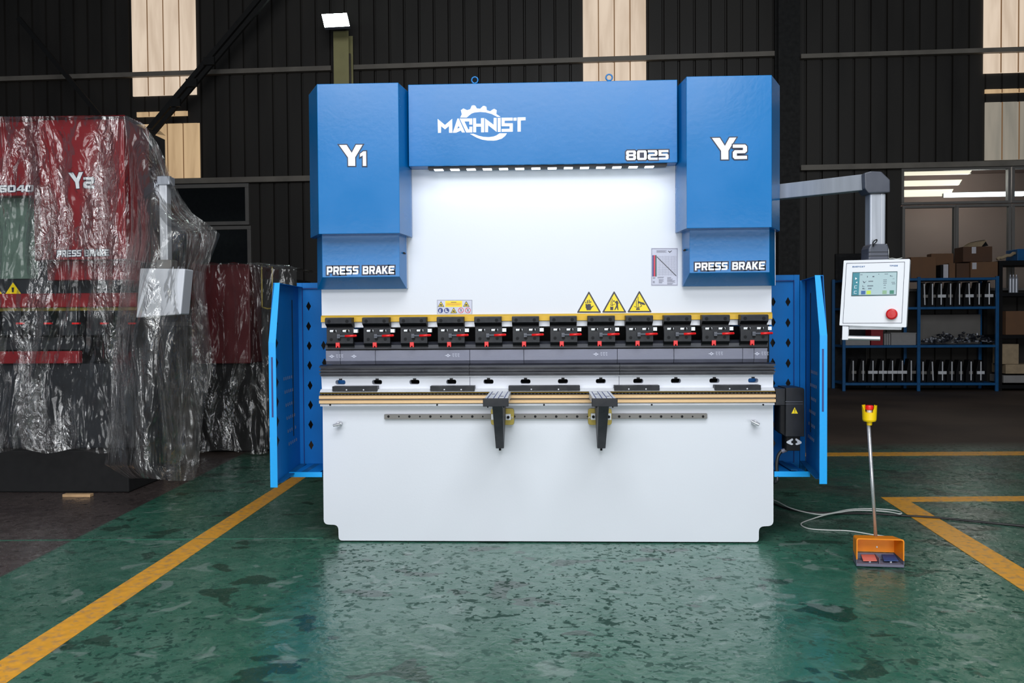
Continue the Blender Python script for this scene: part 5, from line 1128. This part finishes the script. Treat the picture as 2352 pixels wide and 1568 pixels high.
# cartons standing on the rack
zt = shelf_z[3]+.001; yk = yR+.1
def carton(lab, px0, py0, px1, m='cardboard', dep=.35, y0=None, py1=637, z0=None, label=None, tape=True, grp=None, angle=0):
    y_ = y0 if y0 is not None else yk; x0_, x1_ = X(px0, py1, y_, WF), X(px1, py1, y_, WF); z0_ = zt if z0 is None else z0; z1_ = Z((px0+px1)/2, py0, y_, WF)
    t = thing('carton', lab, 'carton', WF.M @ Vector(((x0_+x1_)/2, y_+dep/2, z0_)), WF.ang, grp)
    b = MB(WF); b.box(x0_, x1_, y_, y_+dep, z0_, z1_); b.build('box_body', m, t, bevel=.005)
    if label:
        a = X(label[0], label[1], y_-.002, WF); c_ = X(label[2], label[1], y_-.002, WF); b = MB(WF); b.box(a, c_, y_-.0025, y_-.0002, Z(label[0], label[3], y_, WF), Z(label[0], label[1], y_, WF)); b.build('paper_label', 'label_white', t)
    if tape:
        b = MB(WF); xm = (x0_+x1_)/2; b.box(xm-.02, xm+.02, y_-.0012, y_+dep, z1_+.0002, z1_+.0014); b.build('tape', 'pale_board', t)
    return t, (x0_, x1_, z1_, y_)
carton('plain brown carton on the rack, right behind the control panel', 2092, 590, 2150)
carton('taller brown carton leaning behind the plain one on the rack', 2139, 582, 2190, y0=yR+.47, dep=.2)
wbox('document_folder', 'white folder standing upright on the rack between the cartons', 'folder', 2167, 607, 2178, 637, yk, .2, 'label_white', zt, .002)
wbox('document_folder', 'black folder standing upright, left of the white one', 'folder', 2160.5, 608, 2166.5, 637, yk, .2, 'dark', zt, .002)
wbox('carton', 'small ochre carton to the right of the white folder', 'carton', 2180, 604, 2194, 637, yk, .22, 'cardboard', zt, .003)
wbox('carton', 'low dark brown carton between the ochre one and the big stack', 'carton', 2197, 604, 2226, 637, yk+.05, .25, 'cardboard_dark', zt, .004)
t1, bx1 = carton('large brown carton with white label, lower one of the stack', 2229.5, 601, 2292, label=(2233, 603, 2243, 618))
t2, bx2 = carton('open brown carton with raised flaps, upper one of the stack', 2212, 566, 2279, z0=bx1[2]+.003, label=(2232, 567, 2242, 582), tape=False, m='cardboard_dark')
b = MB(WF); x0_, x1_, z1_, y_ = bx2
b.hexa([(x0_, y_, z1_), (x0_+.30, y_, z1_), (x0_+.36, y_-.05, z1_+.10), (x0_+.06, y_-.05, z1_+.055)], [(x0_, y_+.004, z1_), (x0_+.30, y_+.004, z1_), (x0_+.36, y_-.046, z1_+.104), (x0_+.06, y_-.046, z1_+.059)]); b.build('flap', 'pale_board', t2)
b = MB(WF); b.hexa([(x1_-.17, y_+.1, z1_), (x1_-.02, y_+.1, z1_+.02), (x1_-.08, y_+.1, z1_+.12), (x1_-.22, y_+.1, z1_+.10)], [(x1_-.17, y_+.33, z1_), (x1_-.02, y_+.33, z1_+.02), (x1_-.08, y_+.33, z1_+.12), (x1_-.22, y_+.33, z1_+.10)]); b.build('flap', 'dark', t2)
b = MB(WF); p = WF.hit(2079, 592, yk); b.cyl((p.x+.03, yk-.03, zt), (p.x+.03, yk-.03, zt+.28), .05, .045, 16); b.cyl((p.x+.03, yk-.03, zt+.28), (p.x+.03, yk-.03, zt+.34), .025, seg=12)
setp(b.build('spray_can', 'dark_gray', bevel=.003), 'dark can standing behind the top right corner of the control panel', 'can')

# dark shelf unit at the right edge
yD = yR+.05
xD0, xD1 = X(2298, 780, yD, WF), X(2470, 780, yD, WF)
DS = thing('shelf_unit', 'black shelf unit with cartons and boards at the right edge', 'shelf', WF.M @ Vector(((xD0+xD1)/2, yD+.3, 0)), WF.ang)
dz = [Z(2340, p_, yD, WF) for p_ in (884, 845, 769, 672, 598)]
for x_ in (xD0, xD1):
    for y_ in (yD, yD+.55):
        b = MB(WF); b.box(x_-.03, x_+.03, y_, y_+.05, 0, dz[4]); b.build('post', 'dark', DS)
for z_ in dz[0:1]+dz[2:]:
    b = MB(WF); b.box(xD0-.02, xD1+.02, yD-.004, yD+.6, z_-.06 if z_ != dz[4] else z_-.08, z_); b.build('shelf_board', 'dark', DS, bevel=.003)
carton('brown carton with a tape strip on the middle of the black shelf unit', 2311, 714, 2375, m='cardboard', dep=.4, y0=yD+.05, z0=dz[2]+.002)
b, _ = wbox('foam_block', 'dull yellow foam block on the lowest level of the black shelf unit', 'foam block', 2302, 790, 2340, 836, yD+.03, .35, 'pale_board', None); _zf = _
wbox('board', 'pale board lying under the yellow foam block', 'board', 2310, 836.5, 2390, 858, yD+.02, .5, 'pale_board', None)
wbox('board', 'pale pinkish board, lowest one in the black shelf unit', 'board', 2305, 862, 2390, 879, yD+.01, .5, 'bin_gray', None)
for i, p_ in enumerate((2324, 2331, 2338)):
    b = MB(WF); c = WF.hit(p_, 640, yD+.1); b.lathe((c.x, yD+.15, dz[3]+.001), [(.024, 0), (.026, .01), (.026, .24), (.012, .28), (.012, .31)], 14)
    setp(b.build('bottle', 'alu'), 'silver bottle on the black shelf unit, %s of three' % ('leftmost', 'middle', 'rightmost')[i], 'bottle', 'silver bottles on the black shelf unit')
wbox('crate', 'bright blue crate on top of the black shelf unit at the right edge', 'crate', 2337, 571, 2400, 590, yD+.05, .4, 'rack_blue', dz[4]+.002)
b = MB(WF); p = WF.hit(2312, 590, yD+.1); b.tube([(p.x-.15+.3*i/8, yD+.1+.02*math.sin(i), dz[4]+.035+.012*i+.01*math.sin(i*2)) for i in range(9)], .028, 8)
setp(b.build('rag', 'pale_board', smooth=True), 'crumpled pale rag lying on top of the black shelf unit', 'rag')
# dark cabinet behind the panel, left of the rack
CBt = thing('cabinet', 'dark cabinet against the wall behind the left end of the blue rack', 'cabinet', WF.M @ Vector((X(1955, 700, -.05, WF), -.04, 0)), WF.ang)
b = MB(WF); x0_, x1_ = X(1919, 700, -.07, WF), X(1990, 700, -.07, WF); zc_ = Z(1955, 582, -.07, WF)
b.box(x0_, x1_, -.066, -.006, 0.002, zc_); b.build('cabinet_body', 'wrap_black', CBt, bevel=.01)
b = MB(WF); b.box(x0_+.05, x1_-.05, -.072, -.0665, zc_-.5, zc_-.06); b.build('door', 'dark', CBt)

# ================================================================== WRAPPED RED PRESS BRAKE ON THE LEFT
Y1 = 1.45
WR = thing('wrapped_press_brake', 'tall red press brake under clear plastic wrap at the left edge', 'machine', (ID.hit(100, 700, Y1).x, Y1+.6, 0))
b = MB(); x0, x1 = X(-560, 1080, Y1-.05), X(300, 1080, Y1-.05); b.box(x0, x1, Y1-.08, Y1+.5, .002, Z(150, 1030, Y1)); b.build('machine_base', 'wrap_black', WR, bevel=.01)
b = MB(); b.box(X(-560, 900, Y1), X(306, 900, Y1), Y1, Y1+.5, Z(150, 1030, Y1)+.001, Z(150, 835, Y1)); b.build('lower_bed', 'wrap_dark', WR, bevel=.01)
b = MB(); b.box(X(-560, 820, Y1), X(190, 820, Y1), Y1-.05, Y1-.001, Z(100, 834, Y1), Z(100, 806, Y1)); b.build('lower_red_rail', 'wrap_red', WR, bevel=.005)
b = MB(); b.box(X(-560, 820, Y1), X(300, 820, Y1), Y1+.25, Y1+.5, Z(100, 834, Y1), Z(100, 708, Y1)); b.build('inner_body', 'wrap_black', WR)
b = MB(); b.box(X(-560, 820, Y1), X(190, 820, Y1), Y1+.02, Y1+.2, Z(100, 803, Y1), Z(100, 775, Y1)); b.build('tool_bar', 'wrap_dark', WR)
b = MB(); b.box(X(-560, 690, Y1), X(318, 690, Y1), Y1-.03, Y1+.2, Z(100, 706, Y1), Z(100, 674, Y1)); b.build('red_strip', 'wrap_red', WR, bevel=.005)
b = MB(); b.box(X(-560, 690, Y1), X(318, 690, Y1), Y1-.015, Y1+.2, Z(100, 714, Y1), Z(100, 706.5, Y1)); b.build('gold_strip', 'olive', WR)
b = MB(); b.box(X(-560, 690, Y1), X(316, 690, Y1), Y1, Y1+.5, Z(100, 673.5, Y1), Z(100, 285, Y1)-.02); b.build('ram', 'wrap_dark', WR)
b = MB(); b.box(X(-560, 690, Y1), X(90, 690, Y1), Y1-.012, Y1-.001, Z(50, 640, Y1), Z(50, 452, Y1)); b.build('ram_panel', 'wrap_grey', WR)
b = MB(); b.box(X(-560, 400, Y1-.12), X(91, 400, Y1-.12), Y1-.12, Y1-.013, Z(0, 450, Y1-.12), Z(0, 281, Y1-.12)); RHc = b.build('header_cover', 'wrap_red', WR, bevel=.006)
yf = Y1-.26
b = MB(); a0, a1 = X(92, 400, yf), X(286, 400, yf); o0, o1 = X(76, 400, yf+.09), X(301, 400, yf+.09); z0, z1 = Z(190, 596, yf), Z(190, 274, yf)
pl = [(a0, yf), (a1, yf), (o1, yf+.09), (o1, Y1+.12), (o0, Y1+.12), (o0, yf+.09)]
b.hexa([(x, y, z0) for x, y in pl], [(x, y, z1) for x, y in pl]); RC = b.build('cylinder_cover', 'wrap_red', WR, bevel=.006)
b = MB(); b.box(X(108, 620, yf+.09), X(300, 620, yf+.09), yf+.09, Y1-.014, Z(190, 643, yf+.09), z0-.001); b.build('guide_cover', 'wrap_red', WR, bevel=.006)
lettering('lettering', 'Y', [(157, 397), (191, 395), (190, 432), (167, 434)], yf, ['sign_white', 'outline'], RC, out=.004)
lettering('lettering', '2', [(192, 407), (217, 407), (216, 432), (192, 432)], yf, ['sign_white', 'outline'], RC, out=.004)
lettering('lettering', 'PRESS BRAKE', [(131, 575), (251, 572.5), (250, 587), (131, 590)], yf, ['sign_white', 'outline'], RC, out=.004)
lettering('lettering', '16040', [(-14, 426), (78, 425), (77, 440), (-14, 442)], Y1-.12, ['sign_white', 'outline'], RHc, out=.004, gap=.1)
for k in range(2):
    sign([(30-44*k, 645), (53-44*k, 677), (9-44*k, 677)], [[(27-44*k, 660), (33-44*k, 660), (32-44*k, 671), (28-44*k, 671)]], 'warning_sign', WR, Y1-.013, 2.0, .84)
for i in range(10):
    p_ = 310-64.5*i; b = MB(); b.pbox(p_-46, 714, p_-4, 770, Y1-.05, Y1+.15); q = b.build('clamp', 'wrap_dark', WR, bevel=.004)
    b = MB(); b.pbox(p_-16, 740.5, p_, 744.5, Y1-.085, Y1-.06); b.build('lever_grip', 'red', q)
# pendant arm, column and control panel of the wrapped machine
ya = Y1-.55
b = MB(); b.pbox(366, 418, 384, 600, ya, ya+.07); q = b.build('pendant_column', 'silver', WR, bevel=.006)
b = MB(); b.pbox(360, 404, 389, 424, ya-.01, ya+.08); b.build('column_collar', 'alu', q, bevel=.006)
b = MB(); b.pbox(358, 596, 394, 618, ya-.01, ya+.09); b.build('swivel_collar', 'frame_gray', q, bevel=.008)
zz_ = Z(374, 412, ya); b = MB(); xe1, xe2 = X(366, 412, ya), X(320, 412, Y1); b.hexa([(xe1, ya+.03, zz_-.035), (xe1+.05, ya+.08, zz_-.035), (xe1+.05, ya+.08, zz_+.035), (xe1, ya+.03, zz_+.035)], [(xe2, Y1+.05, zz_-.035), (xe2+.05, Y1+.1, zz_-.035), (xe2+.05, Y1+.1, zz_+.035), (xe2, Y1+.05, zz_+.035)]); b.build('pendant_arm', 'dark_gray', WR, bevel=.006)
C2 = lambda p_, q_: (X(p_, q_, ya-.06), Z(p_, q_, ya-.06))
b = MB(); b.prism([C2(321, 616), C2(425, 617), C2(415, 722), C2(312, 730)], ya-.06, ya+.08); b.build('control_panel', 'white', WR, bevel=.008)

# ---- plastic film as real folded sheets
def lerp(a, c, t): return a+(c-a)*t
def interp(rows, y):
    for r0, r1 in zip(rows, rows[1:]):
        if y <= r1[0]: t = (y-r0[0])/(r1[0]-r0[0]); return [lerp(p, q, t) for p, q in zip(r0, r1)]
    return list(rows[-1])
def film(name, rows, nv, nu, depth, m, parent=None, seed=0, fold=.035, hem=6):
    """rows: (py, left px, right px); depth(u, v) gives the world y of the sheet"""
    rr = random.Random(seed); bm = bmesh.new(); ph = [rr.uniform(0, 6.3) for _ in range(8)]; fr_ = [rr.uniform(.8, 1.25) for _ in range(8)]
    top, bot = rows[0][0], rows[-1][0]; G2 = []
    for j in range(nv+1):
        v = j/nv; py = lerp(top, bot, v); _, L, Rr = interp(rows, py); row = []
        for i in range(nu+1):
            u = i/nu; pxx = lerp(L, Rr, u)
            amp = fold*(.25+v*1.0)
            fx = (pxx+14*math.sin(v*5+ph[4])+8*math.sin(v*13+ph[5]))/(30*fr_[0])
            d = amp*(.55*math.sin(fx+ph[0]+1.5*v)+.3*math.sin(fx*2.3*fr_[1]+ph[1]-2*v)+.2*math.sin(fx*4.1+ph[2]+6*v)+.25*math.sin(9*v+ph[3]+fx*.5))
            d += .05*mnoise.noise(Vector((pxx/60+seed+py/300, py/240, 0)))+.009*mnoise.noise(Vector((pxx/18, py/30, seed)))
            pyy = py
            if j == nv: pyy += hem*math.sin(fx*1.3+ph[3])
            y = depth(u, v)-abs(d)*1.0+ (d*.3)
            p = ID.hit(pxx, pyy, y); row.append(bm.verts.new((p.x, p.y, max(p.z, .01))))
        G2.append(row)
    for j in range(nv):
        for i in range(nu): bm.faces.new([G2[j][i], G2[j][i+1], G2[j+1][i+1], G2[j+1][i]])
    return link_bm(name, bm, m, parent, smooth=True)
film('plastic_film', [(267, -420, 286), (300, -420, 292), (600, -420, 300), (900, -420, 300), (1036, -420, 262)], 90, 200, lambda u, v: Y1-.34+.05*math.sin(v*2), 'film', WR, 1, .05, 5)
# top of the film lying over the machine roof
b = bmesh.new(); G2 = []
for j in range(13):
    row = []
    for i in range(61):
        x_ = lerp(X(-420, 267, Y1-.34), X(286, 267, Y1-.34), i/60); y_ = lerp(Y1-.34, Y1+.3, j/12); row.append(b.verts.new((x_, y_, Z(100, 267, Y1-.34)+.012*math.sin(i*.7+j)*(j > 0))))
    G2.append(row)
for j in range(12):
    for i in range(60): b.faces.new([G2[j][i], G2[j][i+1], G2[j+1][i+1], G2[j+1][i]])
link_bm('plastic_film', b, 'film', WR, smooth=True)
# side sheet falling over the pendant arm
side = [(266, 286, 292), (285, 288, 332), (330, 292, 362), (350, 294, 372), (400, 297, 392), (450, 300, 414), (490, 300, 442), (520, 300, 486), (538, 300, 506), (570, 296, 494), (620, 286, 474), (660, 278, 471), (720, 270, 478), (800, 262, 486), (860, 256, 485), (940, 250, 468), (1010, 246, 461), (1068, 240, 457), (1101, 300, 446)]
film('plastic_film', side, 120, 90, lambda u, v: Y1-.38-(.36*math.sin(PI*min(1, u*1.25))**.8)*min(1, v*3.2)-.02*v, 'film_hazy', WR, 5, .05, 3)
# return of the side sheet running back along the machine's flank
b = bmesh.new(); G2 = []
for j in range(41):
    v = j/40; py = lerp(330, 1060, v); _, L, Rr = interp(side, py); y0_ = Y1-.62; p0 = ID.hit(Rr-4, py, y0_-.0); row = []
    for i in range(25):
        u = i/24; y_ = lerp(p0.y, Y1+.45, u); x_ = lerp(p0.x, x1+.06+.35*v*(1-u), min(1, u*1.6)); row.append(b.verts.new((x_+.03*math.sin(u*14+v*5)*u, y_, p0.z)))
    G2.append(row)
for j in range(40):
    for i in range(24): b.faces.new([G2[j][i], G2[j][i+1], G2[j+1][i+1], G2[j+1][i]])
link_bm('plastic_film', b, 'film_hazy', WR, smooth=True)

# the second, smaller wrapped machine behind
Y2 = 3.25
W2 = thing('wrapped_machine', 'smaller dark red machine under clear plastic, between the wrapped press brake and the blue guard', 'machine', (ID.hit(560, 800, Y2).x, Y2+.5, 0))
xx0, xx1 = X(440, 800, Y2), X(575, 800, Y2)
b = MB(); b.box(xx0, xx1, Y2, Y2+.9, Z(520, 835, Y2), Z(520, 607, Y2)); b.build('machine_body', 'darker_red', W2, bevel=.01)
b = MB(); b.box(xx0, X(612, 900, Y2+.1), Y2+.05, Y2+.9, .01, Z(520, 835, Y2)-.001); b.build('machine_base', 'wrap_black', W2, bevel=.01)
b = MB(); b.box(xx1+.01, X(676, 700, Y2+.3), Y2+.3, Y2+.9, .01, Z(600, 640, Y2+.3)); b.build('side_cabinet', 'wrap_black', W2, bevel=.01)
for p_ in (602, 626):
    b = MB(); q = ID.hit(p_, 700, Y2+.2); b.cyl((q.x, Y2+.2, Z(p_, 706, Y2+.2)), (q.x, Y2+.2, Z(p_, 612, Y2+.2)), .009, seg=8); b.build('support_rod', 'olive', W2)
b = MB(); b.tube([ID.hit(a, c_, Y2+.2) for a, c_ in ((604, 706), (615, 709), (626, 708))], .009, 8); b.build('support_rod', 'olive', W2)
film('plastic_film', [(604, 440, 578), (630, 440, 580), (720, 440, 588), (830, 440, 604), (900, 445, 612), (1038, 450, 614)], 70, 60, lambda u, v: Y2-.12, 'film', W2, 11, .05, 5)
film('plastic_film', [(603, 577, 600), (608, 578, 662), (614, 578, 681), (700, 586, 683), (830, 602, 686), (1034, 612, 690)], 70, 50, lambda u, v: Y2-.10+.25*u, 'film_hazy', W2, 12, .04, 5)
b = bmesh.new(); G2 = []
for j in range(9):
    G2.append([b.verts.new((lerp(xx0, X(681, 614, Y2+.15), i/30), lerp(Y2-.12 if i < 16 else Y2-.12+.27*(i-16)/14, Y2+1, j/8), Z(560, 604, Y2-.12)+.01*math.sin(i+j*2)-(.03*(i-16)/14 if i > 16 else 0))) for i in range(31)])
for j in range(8):
    for i in range(30): b.faces.new([G2[j][i], G2[j][i+1], G2[j+1][i+1], G2[j+1][i]])
link_bm('plastic_film', b, 'film_hazy', W2, smooth=True)
# a plank under the wrapped press brake and a pale stub hanging below the film
p0, p1_ = G(143, 1142), G(220, 1137); b = MB(); b.box(p0.x, p1_.x, p0.y, p0.y+.05, .001, .022); setp(b.build('wooden_plank', 'wood', bevel=.002), 'thin pale wooden plank on the floor before the black machine base', 'plank')
